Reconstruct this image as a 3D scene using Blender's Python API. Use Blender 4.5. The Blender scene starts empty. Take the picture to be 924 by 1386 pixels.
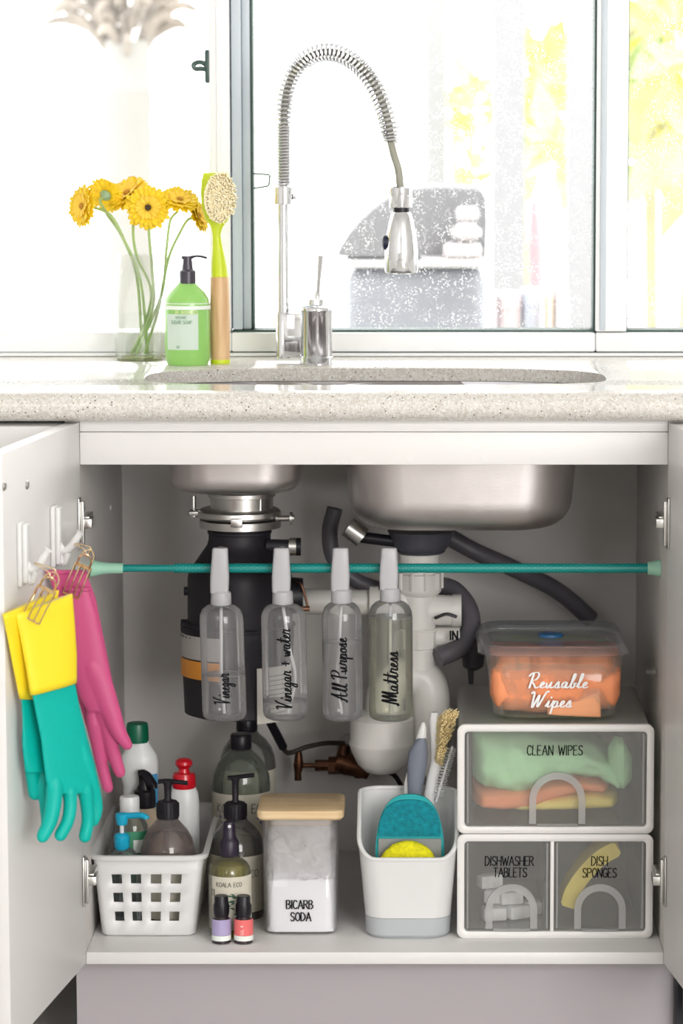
import bpy, bmesh, math, random
from mathutils import Vector, Matrix, noise
random.seed(7)
sc = bpy.context.scene
PI = math.pi

# ------------------------------------------------------------------ camera
F, D, H, PT, CX, UX = 4388., 4.1159, 1.2504, .12262, .0573, 566.65
cd = bpy.data.cameras.new('camera'); cam = bpy.data.objects.new('camera', cd); sc.collection.objects.link(cam)
cam.location = (CX, -D, H); cam.rotation_euler = (PI/2-PT, 0, 0)
cd.sensor_fit = 'VERTICAL'; cd.sensor_height = 36; cd.lens = F*36/1386
cd.shift_x = (462-UX)/1386
cd.dof.use_dof = True; cd.dof.focus_distance = 4.25; cd.dof.aperture_fstop = 7.0
cd.clip_start = .1; cd.clip_end = 200
sc.camera = cam
# ------------------------------------------------------------------ light
w = bpy.data.worlds.new('daylight_sky'); sc.world = w; w.use_nodes = True
w.node_tree.nodes['Background'].inputs[0].default_value = (1, 1, 1, 1)
w.node_tree.nodes['Background'].inputs[1].default_value = 4.2
def area(name, loc, target, sx, sy, power, col=(1, 1, 1)):
    l = bpy.data.lights.new(name, 'AREA'); l.shape = 'RECTANGLE'; l.size = sx; l.size_y = sy; l.energy = power; l.color = col
    o = bpy.data.objects.new(name, l); sc.collection.objects.link(o); o.location = loc
    o.rotation_euler = (Vector(target)-Vector(loc)).to_track_quat('-Z', 'Y').to_euler()
    return o
area('added_key_light', (2.0, -5.4, 1.45), (0, 0, .6), 2.2, 2.2, 185, (1, .985, .97))  # added key lamp behind the camera, right; no glass door is built there
area('added_fill_light', (-1.3, -4.6, 1.9), (0, 0, .6), 1.2, 1.2, 14, (.97, .98, 1))  # added weak fill lamp from the left, out of view
sc.view_settings.view_transform = 'Standard'; sc.view_settings.look = 'None'
sc.view_settings.exposure = 0.0; sc.view_settings.gamma = 1; sc.view_settings.use_curve_mapping = False
cy = sc.cycles
cy.max_bounces = 12; cy.diffuse_bounces = 5; cy.glossy_bounces = 5; cy.transmission_bounces = 10
cy.transparent_max_bounces = 32; cy.caustics_reflective = False; cy.caustics_refractive = False
cy.sample_clamp_indirect = 6

# ------------------------------------------------------------------ measuring helpers
_c, _s = math.cos(PT), math.sin(PT)
def A(u, v, y):
    a = (u-UX)/F; b = (693-v)/F
    dy = _c+b*_s; dz = -_s+b*_c; t = (y+D)/dy
    return Vector((CX+a*t, y, H+dz*t))
def FZ(u, v, z):
    a = (u-UX)/F; b = (693-v)/F
    dy = _c+b*_s; dz = -_s+b*_c; t = (z-H)/dz
    return Vector((CX+a*t, -D+t*dy, z))
def S(y, z=.5): return ((y+D)*_c-(z-H)*_s)/F
SH = .166            # top of the cabinet shelf
CT = .900            # top of the worktop
HW = .3757           # half width of the opening
def V(*a): return Vector(a)

# ------------------------------------------------------------------ materials
_m = {}
def new_mat(name):
    m = bpy.data.materials.new(name); m.use_nodes = True; nt = m.node_tree
    return m, nt, nt.nodes, nt.links, nt.nodes['Principled BSDF']
def mat(name, col=(.8, .8, .8), rough=.5, metal=0, bump=0, bscale=200, var=0, vscale=20, sss=0, coat=0, emit=None, trans=0, aniso=None, spec=None):
    if name in _m: return _m[name]
    m, nt, N, L, p = new_mat(name)
    p.inputs['Base Color'].default_value = (*col, 1); p.inputs['Roughness'].default_value = rough; p.inputs['Metallic'].default_value = metal
    if coat: p.inputs['Coat Weight'].default_value = coat; p.inputs['Coat Roughness'].default_value = .08
    if sss: p.inputs['Subsurface Weight'].default_value = sss; p.inputs['Subsurface Radius'].default_value = (.01, .008, .006); p.inputs['Subsurface Scale'].default_value = .3
    if spec is not None: p.inputs['Specular IOR Level'].default_value = spec
    tc = N.new('ShaderNodeTexCoord')
    if bump:
        n = N.new('ShaderNodeTexNoise'); n.inputs['Scale'].default_value = bscale; n.inputs['Detail'].default_value = 3
        mp = N.new('ShaderNodeMapping'); L.new(tc.outputs['Object'], mp.inputs[0]); L.new(mp.outputs[0], n.inputs['Vector'])
        if aniso: mp.inputs['Scale'].default_value = aniso
        b = N.new('ShaderNodeBump'); b.inputs['Strength'].default_value = bump; b.inputs['Distance'].default_value = .001
        L.new(n.outputs['Fac'], b.inputs['Height']); L.new(b.outputs[0], p.inputs['Normal'])
    if var:
        n = N.new('ShaderNodeTexNoise'); n.inputs['Scale'].default_value = vscale; n.inputs['Detail'].default_value = 4
        L.new(tc.outputs['Object'], n.inputs['Vector'])
        r = N.new('ShaderNodeValToRGB'); L.new(n.outputs['Fac'], r.inputs[0])
        r.color_ramp.elements[0].position = .3; r.color_ramp.elements[1].position = .7
        r.color_ramp.elements[0].color = (*[c*(1-var) for c in col], 1); r.color_ramp.elements[1].color = (*[min(1, c*(1+var*.6)) for c in col], 1)
        L.new(r.outputs[0], p.inputs['Base Color'])
    _m[name] = m; return m
def clear(name, tint=(1, 1, 1), haze=.05, hcol=(.9, .9, .9), gloss=.6, rough=.05, spots=0, noisy=0, nscale=30, edge=.25):
    """thin clear plastic or glass wall: tinted see-through, a little haze, glossy at grazing angles"""
    if name in _m: return _m[name]
    m, nt, N, L, p = new_mat(name)
    out = N['Material Output']; N.remove(p)
    tr = N.new('ShaderNodeBsdfTransparent'); tr.inputs[0].default_value = (*tint, 1)
    df = N.new('ShaderNodeBsdfDiffuse'); df.inputs[0].default_value = (*hcol, 1)
    gl = N.new('ShaderNodeBsdfGlossy'); gl.inputs['Roughness'].default_value = rough; gl.inputs[0].default_value = (1, 1, 1, 1)
    lw = N.new('ShaderNodeLayerWeight'); lw.inputs['Blend'].default_value = .35
    tl = N.new('ShaderNodeBsdfTranslucent'); tl.inputs[0].default_value = (*hcol, 1); dm = N.new('ShaderNodeMixShader'); dm.inputs[0].default_value = .45
    L.new(df.outputs[0], dm.inputs[1]); L.new(tl.outputs[0], dm.inputs[2]); df = dm
    mx = N.new('ShaderNodeMixShader'); m2 = N.new('ShaderNodeMixShader')
    # haze grows towards the edge where one looks through more material
    ma = N.new('ShaderNodeMath'); ma.operation = 'MULTIPLY_ADD'; L.new(lw.outputs['Facing'], ma.inputs[0]); ma.inputs[1].default_value = edge; ma.inputs[2].default_value = haze
    src = ma.outputs[0]
    if noisy or spots:
        tc = N.new('ShaderNodeTexCoord')
    if noisy:
        n = N.new('ShaderNodeTexNoise'); n.inputs['Scale'].default_value = nscale; n.inputs['Detail'].default_value = 5
        L.new(tc.outputs['Object'], n.inputs['Vector'])
        r = N.new('ShaderNodeMapRange'); r.inputs[1].default_value = .42; r.inputs[2].default_value = .62; r.inputs[4].default_value = noisy
        L.new(n.outputs['Fac'], r.inputs[0]); a2 = N.new('ShaderNodeMath'); a2.operation = 'ADD'; L.new(src, a2.inputs[0]); L.new(r.outputs[0], a2.inputs[1]); a2.use_clamp = True; src = a2.outputs[0]
    if spots:
        v = N.new('ShaderNodeTexVoronoi'); v.inputs['Scale'].default_value = 260; L.new(tc.outputs['Object'], v.inputs['Vector'])
        r = N.new('ShaderNodeMapRange'); r.inputs[1].default_value = .34; r.inputs[2].default_value = .22; r.inputs[4].default_value = spots
        L.new(v.outputs['Distance'], r.inputs[0])
        n = N.new('ShaderNodeTexNoise'); n.inputs['Scale'].default_value = 40; L.new(tc.outputs['Object'], n.inputs['Vector'])
        q = N.new('ShaderNodeMapRange'); q.inputs[1].default_value = .4; q.inputs[2].default_value = .6; L.new(n.outputs['Fac'], q.inputs[0])
        k = N.new('ShaderNodeMath'); k.operation = 'MULTIPLY'; L.new(r.outputs[0], k.inputs[0]); L.new(q.outputs[0], k.inputs[1])
        a2 = N.new('ShaderNodeMath'); a2.operation = 'ADD'; L.new(src, a2.inputs[0]); L.new(k.outputs[0], a2.inputs[1]); a2.use_clamp = True; src = a2.outputs[0]
    L.new(src, mx.inputs[0]); L.new(tr.outputs[0], mx.inputs[1]); L.new(df.outputs[0], mx.inputs[2])
    g = N.new('ShaderNodeMath'); g.operation = 'MULTIPLY'; L.new(lw.outputs['Fresnel'], g.inputs[0]); g.inputs[1].default_value = gloss
    L.new(g.outputs[0], m2.inputs[0]); L.new(mx.outputs[0], m2.inputs[1]); L.new(gl.outputs[0], m2.inputs[2])
    L.new(m2.outputs[0], out.inputs[0]); _m[name] = m; return m
def wood(name, c1, c2, scale=(1, 1, 1), rough=.45):
    m, nt, N, L, p = new_mat(name)
    tc = N.new('ShaderNodeTexCoord'); mp = N.new('ShaderNodeMapping'); mp.inputs['Scale'].default_value = scale
    n = N.new('ShaderNodeTexNoise'); n.inputs['Scale'].default_value = 1; n.inputs['Detail'].default_value = 5; n.inputs['Distortion'].default_value = .6
    r = N.new('ShaderNodeValToRGB'); r.color_ramp.elements[0].position = .35; r.color_ramp.elements[1].position = .65
    r.color_ramp.elements[0].color = (*c1, 1); r.color_ramp.elements[1].color = (*c2, 1)
    L.new(tc.outputs['Object'], mp.inputs[0]); L.new(mp.outputs[0], n.inputs['Vector']); L.new(n.outputs['Fac'], r.inputs[0]); L.new(r.outputs[0], p.inputs['Base Color'])
    p.inputs['Roughness'].default_value = rough; return m
def stone():
    m, nt, N, L, p = new_mat('speckled_stone')
    tc = N.new('ShaderNodeTexCoord'); col = None
    base = N.new('ShaderNodeTexNoise'); base.inputs['Scale'].default_value = 220; L.new(tc.outputs['Object'], base.inputs['Vector'])
    r = N.new('ShaderNodeValToRGB'); r.color_ramp.elements[0].color = (.60, .57, .525, 1); r.color_ramp.elements[1].color = (.73, .705, .67, 1)
    r.color_ramp.elements[0].position = .35; r.color_ramp.elements[1].position = .6
    L.new(base.outputs['Fac'], r.inputs[0]); col = r.outputs[0]
    for sca, thr, dist, c in ((620, .86, .42, (.40, .33, .24)), (330, .955, .34, (.10, .08, .06)), (420, .87, .4, (.9, .94, .9))):
        v = N.new('ShaderNodeTexVoronoi'); v.inputs['Scale'].default_value = sca; L.new(tc.outputs['Object'], v.inputs['Vector'])
        sp = N.new('ShaderNodeSeparateColor'); L.new(v.outputs['Color'], sp.inputs[0])
        g = N.new('ShaderNodeMath'); g.operation = 'GREATER_THAN'; g.inputs[1].default_value = thr; L.new(sp.outputs[0], g.inputs[0])
        l = N.new('ShaderNodeMath'); l.operation = 'LESS_THAN'; l.inputs[1].default_value = dist; L.new(v.outputs['Distance'], l.inputs[0])
        k = N.new('ShaderNodeMath'); k.operation = 'MULTIPLY'; L.new(g.outputs[0], k.inputs[0]); L.new(l.outputs[0], k.inputs[1])
        mx = N.new('ShaderNodeMix'); mx.data_type = 'RGBA'; L.new(k.outputs[0], mx.inputs[0]); L.new(col, mx.inputs[6]); mx.inputs[7].default_value = (*c, 1); col = mx.outputs[2]
    L.new(col, p.inputs['Base Color']); p.inputs['Roughness'].default_value = .12; return m

WHITE = mat('white_laminate', (.77, .76, .75), .38, bump=.03, bscale=900)
WALLP = mat('white_paint', (.8, .79, .77), .7)
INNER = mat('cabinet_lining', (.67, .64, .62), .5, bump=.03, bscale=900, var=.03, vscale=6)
FRAME = mat('white_window_frame', (.90, .91, .92), .4)
FRAMEG = mat('grey_aluminium', (.56, .62, .68), .4)
RUB = mat('dark_green_rubber', (.03, .07, .06), .5)
STONE = stone()
CHROME = mat('chrome', (.70, .71, .73), .08, 1)
STEEL = mat('brushed_steel', (.58, .545, .54), .40, 1, bump=.12, bscale=120, aniso=(1, 1, 12), var=.08, vscale=14)
ZINC = mat('zinc_metal', (.58, .57, .55), .3, 1)
BLK = mat('black_plastic', (.010, .009, .013), .36, spec=.35)
BLKM = mat('black_matte_plastic', (.016, .014, .019), .5, spec=.3)
WPL = mat('white_plastic', (.75, .75, .75), .38)
WPIPE = mat('white_pipe_plastic', (.70, .68, .65), .4, var=.05, vscale=12)
GREYP = mat('grey_plastic', (.20, .21, .24), .5)
LGREY = mat('light_grey_rubber', (.45, .48, .50), .5)
HOSE = mat('grey_hose', (.115, .108, .125), .45, bump=.2, bscale=300)
TEAL = mat('teal_rubber', (.0, .43, .365), .45, spec=.25, bump=.1, bscale=60)
YEL = mat('yellow_rubber', (.93, .72, .02), .45, bump=.1, bscale=60)
PINK = mat('pink_rubber', (.57, .085, .225), .45, spec=.3, bump=.1, bscale=60)
CREAM = mat('cream_lining', (.85, .8, .6), .7)
GOLD = mat('gold_wire', (.80, .60, .36), .22, 1)
CLRP = clear('clear_plastic', (.97, .97, .97), .05, (.8, .8, .8), .9, .08, edge=.16)
PET = clear('frosted_bottle_plastic', (.97, .97, .98), .11, (.82, .82, .84), .9, .12, edge=.22)
GLASS = clear('clear_glass', (.985, .99, .985), .005, (.8, .85, .8), .3, .02, edge=.05)
FROST = mat('frosted_white_plastic', (.47, .47, .49), .35)
INK = mat('black_ink', (.006, .006, .008), .6, spec=.08)
WINK = mat('white_ink', (.9, .9, .9), .5)
LABEL = mat('cream_paper_label', (.66, .62, .52), .6, bump=.05)
BRASS = mat('tarnished_brass', (.14, .06, .032), .42, .85, var=.5, vscale=60)
DARKM = mat('dark_painted_pipe', (.05, .038, .03), .45, .3)

# ------------------------------------------------------------------ mesh helpers
C = sc.collection
def root(name, loc, label, cat, group=None, kind=None):
    o = bpy.data.objects.new(name, None); C.objects.link(o); o.location = loc
    o.empty_display_size = .03
    if label: o['label'] = label
    if cat: o['category'] = cat
    if group: o['group'] = group
    if kind: o['kind'] = kind
    return o
def origin(o):
    v = Vector((0, 0, 0))
    while o is not None: v = v+o.location; o = o.parent
    return v
def obj(name, bm, m, parent=None, label=None, cat=None, group=None, kind=None, ang=38, loc=None, smooth=True, mods=None):
    """bm is in world coordinates; its vertices are moved into the parent's frame"""
    off = origin(parent) if parent is not None else Vector(loc or (0, 0, 0))
    bmesh.ops.remove_doubles(bm, verts=bm.verts, dist=1e-6)
    bm.normal_update()
    for v in bm.verts: v.co -= off
    if smooth:
        for f in bm.faces: f.smooth = True
        for e in bm.edges:
            if len(e.link_faces) == 2 and e.calc_face_angle(0) > math.radians(ang): e.smooth = False
    me = bpy.data.meshes.new(name); bm.to_mesh(me); bm.free()
    for x in (m if isinstance(m, (list, tuple)) else [m]): me.materials.append(x)
    o = bpy.data.objects.new(name, me); C.objects.link(o)
    if parent is not None: o.parent = parent
    else: o.location = off
    if label: o['label'] = label
    if cat: o['category'] = cat
    if group: o['group'] = group
    if kind: o['kind'] = kind
    return o
def B(): return bmesh.new()
def rings(bm, R, cap0=True, cap1=True, closed=True, mi=0):
    vs = [[bm.verts.new(p) for p in r] for r in R]; n = len(R[0]); fs = []
    for a, b in zip(vs, vs[1:]):
        for i in range(n if closed else n-1):
            j = (i+1) % n
            try: fs.append(bm.faces.new((a[i], a[j], b[j], b[i])))
            except ValueError: pass
    if cap0 and n > 2: fs.append(bm.faces.new(list(reversed(vs[0]))))
    if cap1 and n > 2: fs.append(bm.faces.new(vs[-1]))
    for f in fs: f.material_index = mi
    return vs
def fixn(bm): bmesh.ops.recalc_face_normals(bm, faces=bm.faces)
def lathe(bm, cx, cy, prof, seg=36, sy=1., tilt=None, cap0=True, cap1=True, mi=0, p=2.):
    R = []
    for z, r in prof:
        row = []
        for i in range(seg):
            a = 2*PI*i/seg; c, s = math.cos(a), math.sin(a)
            if p != 2.:
                k = (abs(c)**p+abs(s)**p)**(-1/p); c *= k; s *= k
            row.append(V(cx+r*c, cy+r*s*sy, z))
        R.append(row)
    rings(bm, R, cap0, cap1, mi=mi); return bm
def lpx(bm, cu, y, prof, **k):
    """lathe whose profile is (v, half width in px) on the plane y"""
    cx = None; pr = []
    for v, hw in prof:
        a = A(cu, v, y); s = S(y, a.z); pr.append((a.z, max(hw*s, 1e-5)))
        if cx is None: cx = a.x
    return lathe(bm, cx, y, pr, **k)
def box(bm, x0, x1, y0, y1, z0, z1, r=0., seg=2, mi=0):
    vs = [bm.verts.new((x, y, z)) for x in (x0, x1) for y in (y0, y1) for z in (z0, z1)]
    q = [(0, 1, 3, 2), (4, 6, 7, 5), (0, 4, 5, 1), (2, 3, 7, 6), (0, 2, 6, 4), (1, 5, 7, 3)]
    fs = [bm.faces.new([vs[i] for i in f]) for f in q]
    for f in fs: f.material_index = mi
    if r:
        es = list({e for f in fs for e in f.edges})
        bmesh.ops.bevel(bm, geom=es, offset=r, segments=seg, profile=.5, affect='EDGES', material=mi)
    return bm
def frames(P):
    T = [(P[min(i+1, len(P)-1)]-P[max(i-1, 0)]).normalized() for i in range(len(P))]
    up = V(0, 0, 1) if abs(T[0].z) < .9 else V(0, 1, 0)
    n = (up-T[0]*up.dot(T[0])).normalized(); out = []
    for t in T:
        n = n-t*n.dot(t); n = n.normalized() if n.length > 1e-6 else t.orthogonal().normalized()
        out.append((t, n, t.cross(n)))
    return out
def tube(bm, P, r, seg=10, cap=True, mi=0, closed=False):
    P = [Vector(p) for p in P]; R = []
    if not hasattr(r, '__len__'): r = [r]*len(P)
    for (t, n, b), p, q in zip(frames(P), P, r):
        R.append([p+n*(q*math.cos(2*PI*i/seg))+b*(q*math.sin(2*PI*i/seg)) for i in range(seg)])
    if closed: R.append(R[0]); rings(bm, R, False, False, mi=mi)
    else: rings(bm, R, cap, cap, mi=mi)
    return bm
def spline(P, n=8):
    P = [Vector(p) for p in P]; out = []
    Q = [P[0]*2-P[1]]+P+[P[-1]*2-P[-2]]
    for i in range(1, len(Q)-2):
        a, b, c, d = Q[i-1:i+3]
        for k in range(n):
            t = k/n; out.append(.5*((2*b)+(c-a)*t+(2*a-5*b+4*c-d)*t*t+(3*b-a-3*c+d)*t**3))
    out.append(P[-1]); return out
def lerp(a, b, t): return a+(b-a)*t
def interp(pts, x):
    if x <= pts[0][0]: return pts[0][1]
    for (a, p), (b, q) in zip(pts, pts[1:]):
        if x <= b: return p+(q-p)*(x-a)/(b-a)
    return pts[-1][1]
def rrect(cx, cy, hx, hy, r, z, n=6):
    out = []
    for sx, sy, a0 in ((1, 1, 0), (-1, 1, 90), (-1, -1, 180), (1, -1, 270)):
        for k in range(n+1):
            a = math.radians(a0+90*k/n); out.append(V(cx+sx*(hx-r)+r*math.cos(a), cy+sy*(hy-r)+r*math.sin(a), z))
    return out
def rrings(bm, cx, cy, prof, n=6, cap0=True, cap1=True, mi=0):
    """prof: (z, hx, hy, r)"""
    rings(bm, [rrect(cx, cy, hx, hy, r, z, n) for z, hx, hy, r in prof], cap0, cap1, mi=mi); return bm
def extr(bm, pts, d, mi=0):
    """closed polygon of 3D points extruded by vector d"""
    rings(bm, [[Vector(p) for p in pts], [Vector(p)+d for p in pts]], mi=mi); fixn(bm); return bm
def shell_mod(o, t, off=-1):
    m = o.modifiers.new('thickness', 'SOLIDIFY'); m.thickness = t; m.offset = off; return o

# ------------------------------------------------------------------ lettering
CAPS = {
 'A': (.62, '0,0 .31,1 .62,0; .12,.36 .5,.36'), 'B': (.52, '0,0 0,1; 0,1 .3,1 .44,.86 .4,.66 .22,.54 0,.54; .22,.54 .5,.42 .5,.15 .3,0 0,0'),
 'C': (.52, '.5,.84 .36,1 .16,.98 .02,.7 .02,.3 .16,.03 .36,0 .52,.16'), 'D': (.56, '0,0 0,1; 0,1 .3,.95 .54,.65 .54,.35 .3,.04 0,0'),
 'E': (.46, '.46,1 0,1 0,0 .46,0; 0,.53 .36,.53'), 'G': (.56, '.5,.84 .36,1 .16,.98 .02,.7 .02,.3 .16,.03 .4,0 .54,.2 .54,.44 .3,.44'),
 'H': (.56, '0,0 0,1; .54,0 .54,1; 0,.52 .54,.52'), 'I': (.1, '.04,0 .04,1'), 'K': (.54, '0,0 0,1; .5,1 0,.45 .54,0'), 'L': (.44, '0,1 0,0 .44,0'),
 'M': (.7, '0,0 .08,1 .35,.3 .62,1 .7,0'), 'N': (.56, '0,0 0,1 .54,0 .54,1'), 'O': (.6, '.3,1 .08,.85 0,.5 .08,.15 .3,0 .52,.15 .6,.5 .52,.85 .3,1'),
 'P': (.5, '0,0 0,1; 0,1 .3,1 .5,.86 .46,.62 .26,.5 0,.5'), 'R': (.54, '0,0 0,1; 0,1 .3,1 .48,.86 .44,.62 .26,.52 0,.52; .2,.52 .54,0'),
 'S': (.5, '.48,.86 .34,1 .14,.98 .02,.8 .1,.6 .4,.44 .5,.24 .38,.03 .16,0 0,.14'), 'T': (.54, '0,1 .54,1; .27,1 .27,0'),
 'U': (.56, '0,1 0,.25 .14,.02 .4,.02 .54,.25 .54,1'), 'W': (.8, '0,1 .2,0 .4,.8 .6,0 .8,1'), '.': (.1, '.04,0 .05,.06'), ' ': (.34, ''),
 "'": (.1, '.06,1 .04,.8'), '1': (.2, '.0,.8 .12,1 .12,0'), '+': (.5, '.0,.3 .44,.34; .22,.08 .22,.56')}
CURS = {
 'V': (.62, '0,.86 .1,.98 .18,.9 .22,.0 .3,.3 .52,.98 .64,1.06'),
 'i': (.27, '0,.04 .1,.3 .13,.4 .12,.08 .18,0 .27,.06; .2,.6 .21,.64'),
 'n': (.45, '0,.05 .07,.36 .1,.34 .08,0; .09,.08 .18,.34 .27,.4 .3,.3 .29,.06 .35,0 .45,.07'),
 'e': (.33, '0,.06 .16,.2 .21,.33 .14,.4 .06,.27 .07,.08 .17,0 .33,.09'),
 'g': (.4, '.27,.34 .16,.4 .05,.27 .07,.06 .18,.03 .28,.36 .25,-.2 .17,-.44 .05,-.38 .12,-.16 .4,.07'),
 'a': (.43, '.27,.34 .16,.4 .05,.27 .07,.05 .18,.03 .28,.38 .27,.08 .33,0 .43,.07'),
 'r': (.37, '0,.05 .08,.44 .11,.36 .22,.4 .26,.34 .22,.1 .27,0 .37,.07'),
 'w': (.52, '0,.38 .07,.1 .13,.02 .22,.34 .25,.1 .31,.02 .42,.38 .52,.34'),
 't': (.33, '0,.06 .14,.5 .17,.86 .14,.1 .2,0 .33,.08; .0,.56 .33,.6'),
 'l': (.27, '0,.06 .16,.6 .17,.94 .1,.9 .08,.2 .14,0 .27,.08'),
 'u': (.45, '0,.36 .04,.1 .12,.0 .24,.34 .25,.4 .25,.08 .32,0 .45,.08'),
 'p': (.42, '0,.06 .1,.42 .08,-.44; .09,.1 .2,.38 .31,.3 .28,.06 .16,.0 .28,.0 .42,.08'),
 'o': (.38, '.18,.4 .07,.3 .06,.1 .16,0 .28,.12 .24,.36 .16,.38 .24,.3 .38,.34'),
 's': (.33, '0,.05 .15,.42 .2,.22 .18,.03 .05,.02 .2,.0 .33,.08'),
 'b': (.38, '0,.06 .15,.6 .17,.94 .09,.86 .08,.1 .16,0 .27,.12 .22,.34 .26,.28 .38,.32'),
 'A': (.66, '-.05,.05 .08,.05 .36,.98 .38,1 .38,.2 .44,0 .6,.08; .04,.36 .55,.42'),
 'P': (.52, '.12,.02 .16,.98; -.06,.8 .1,1.02 .4,1.02 .5,.78 .36,.52 .14,.5; .36,.1 .52,.07'),
 'M': (.86, '-.05,.06 .06,.0 .18,.98 .26,.3 .3,.1 .46,.96 .5,.3 .54,.1 .7,.98 .7,.2 .76,0 .86,.08'),
 'R': (.62, '.12,.0 .16,.96; -.06,.78 .08,1.0 .38,1.04 .46,.8 .34,.55 .16,.5 .34,.2 .46,.0 .62,.07'),
 'W': (.86, '-.02,.86 .06,1.0 .14,.86 .18,.1 .24,.04 .42,.8 .44,.2 .5,.04 .7,.8 .8,1.04 .9,.96'),
 '+': (.5, '.04,.3 .4,.34; .22,.1 .22,.54'), ' ': (.26, '')}
def strokes(text, font, track=0., slant=0.):
    x = 0; out = []
    for ch in text:
        w_, g = font[ch]
        for st in g.split(';'):
            p = [tuple(map(float, q.split(','))) for q in st.split()]
            if p: out.append([(x+a+b*slant, b) for a, b in p])
        x += w_+track
    return out, x-track
def write(bm, text, font, fn, size, track=.0, slant=0., wd=.05, contrast=.6, smooth=True, align=.5, xs=1.):
    """fn(s,t) maps metres along / across the line to a 3D point"""
    st, tot = strokes(text, font, track, slant); f0_ = fn; cnt = [0]
    def fn(a_, b_):
        cnt[0] += 1; return f0_(a_, b_)+V(0, -1.2e-6*cnt[0], 0)
    for pl in st:
        P = [V(a, b, 0) for a, b in pl]
        if smooth and len(P) > 2: P = spline(P, 5)
        else:
            for a_, b_ in zip(P, P[1:]):
                t = (b_-a_).normalized(); n = V(-t.y, t.x, 0); h = wd*.5*(1-contrast+contrast*max(0, abs(t.y))*1.3)
                a_ = a_-t*h*.6; b_ = b_+t*h*.6; Q = [lerp(a_, b_, k/3) for k in range(4)]
                vs = [[bm.verts.new(fn((q.x-tot*align)*size*xs, q.y*size)) for q in (p+n*h, p-n*h)] for p in Q]
                for p, q in zip(vs, vs[1:]): bm.faces.new((p[0], p[1], q[1], q[0]))
            continue
        L_, R_ = [], []
        for i, p in enumerate(P):
            t = (P[min(i+1, len(P)-1)]-P[max(i-1, 0)]); t.normalize(); n = V(-t.y, t.x, 0)
            h = wd*.5*(1-contrast+contrast*max(0, abs(t.y))*1.3)
            for lst, s_ in ((L_, 1), (R_, -1)):
                q = p+n*h*s_; lst.append(bm.verts.new(fn((q.x-tot*align)*size*xs, q.y*size)))
        for i in range(len(P)-1):
            bm.faces.new((L_[i], R_[i], R_[i+1], L_[i+1]))
    return bm
def flatmap(c, right=V(1, 0, 0), up=V(0, 0, 1)): return lambda s, t: c+right*s+up*t
def cylmap(cx, cy, r, z, ry=None, a0=0., eps=.0004):
    ry = ry or r
    def f(s, t):
        a = a0+s/r; return V(cx+(r+eps)*math.sin(a), cy-(ry+eps)*math.cos(a), z+t)
    return f
def wrap(bm, cx, cy, r, z0, z1, a0, a1, eps=.0003, n=24, sy=1., arc=0.):
    """paper label wrapped on a round bottle, angles from the front"""
    R = [[], []]
    for i in range(n+1):
        a = math.radians(lerp(a0, a1, i/n))
        for k, z in ((0, z0), (1, z1)):
            rr = r[k] if isinstance(r, tuple) else r
            R[k].append(V(cx+(rr+eps)*math.sin(a), cy-(rr*sy+eps)*math.cos(a), z+(arc if k else 0)))
    rings(bm, R, False, False, closed=False); return bm

# ================================================================== ROOM
def struct(name, bm, m, parent=None, **k):
    o = obj(name, bm, m, parent, **k)
    if parent is None: o['kind'] = 'structure'
    return o
XL, XR, YB, ZC = -2.3, 2.7, -6.0, 2.55
floor = struct('floor', box(B(), XL, XR, YB, .62, -.05, 0), mat('pale_floor_tile', (.5, .48, .46), .35, var=.06, vscale=3))
struct('ceiling', box(B(), XL-.1, XR+.1, YB-.1, .75, ZC, ZC+.05), WALLP)
struct('wall_left', box(B(), XL-.1, XL, YB, .62, 0, ZC), WALLP)
struct('wall_right', box(B(), XR, XR+.1, YB, .62, 0, ZC), WALLP)
struct('wall_front', box(B(), XL-.1, XR+.1, YB-.1, YB, 0, ZC), WALLP)
WY = .57                      # inner plane of the window frame
wx0, wx1, wz0, wz1 = -1.35, 1.75, .905, 2.15
bm = B()
box(bm, XL-.1, wx0, .62, .74, 0, ZC); box(bm, wx1, XR+.1, .62, .74, 0, ZC)
box(bm, wx0, wx1, .62, .74, 0, wz0-.02); box(bm, wx0, wx1, .62, .74, wz1, ZC)
struct('wall_back', bm, WALLP, smooth=False)

# window: bottom track, mullions, sashes, panes
def X(u, y=WY, v=300): return A(u, v, y).x
zt0, zt1 = A(500, 477, WY).z, A(500, 447, WY).z
bm = B(); box(bm, wx0, wx1, WY-.012, .66, CT+.0005, A(500, 478.5, WY-.012).z, .002)
struct('trim_1', bm, FRAME)                                             # upstand along the back of the worktop
def pane(name, u0, u1, y, n, spots, ztop=2.1):
    x0, x1 = X(u0, y), X(u1, y)
    r = root(name, (0.5*(x0+x1), y, zt1), None, None, kind='structure')
    g = clear('dirty_window_glass' if spots else 'window_glass', (.98, .985, .98), .0, (.93, .93, .93), .35, .02, spots=spots, edge=.02)
    obj('pane', box(B(), x0-.005, x1+.005, y-.002, y+.002, zt1-.004, ztop), g, r, smooth=False)
    return r, x0, x1
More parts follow.
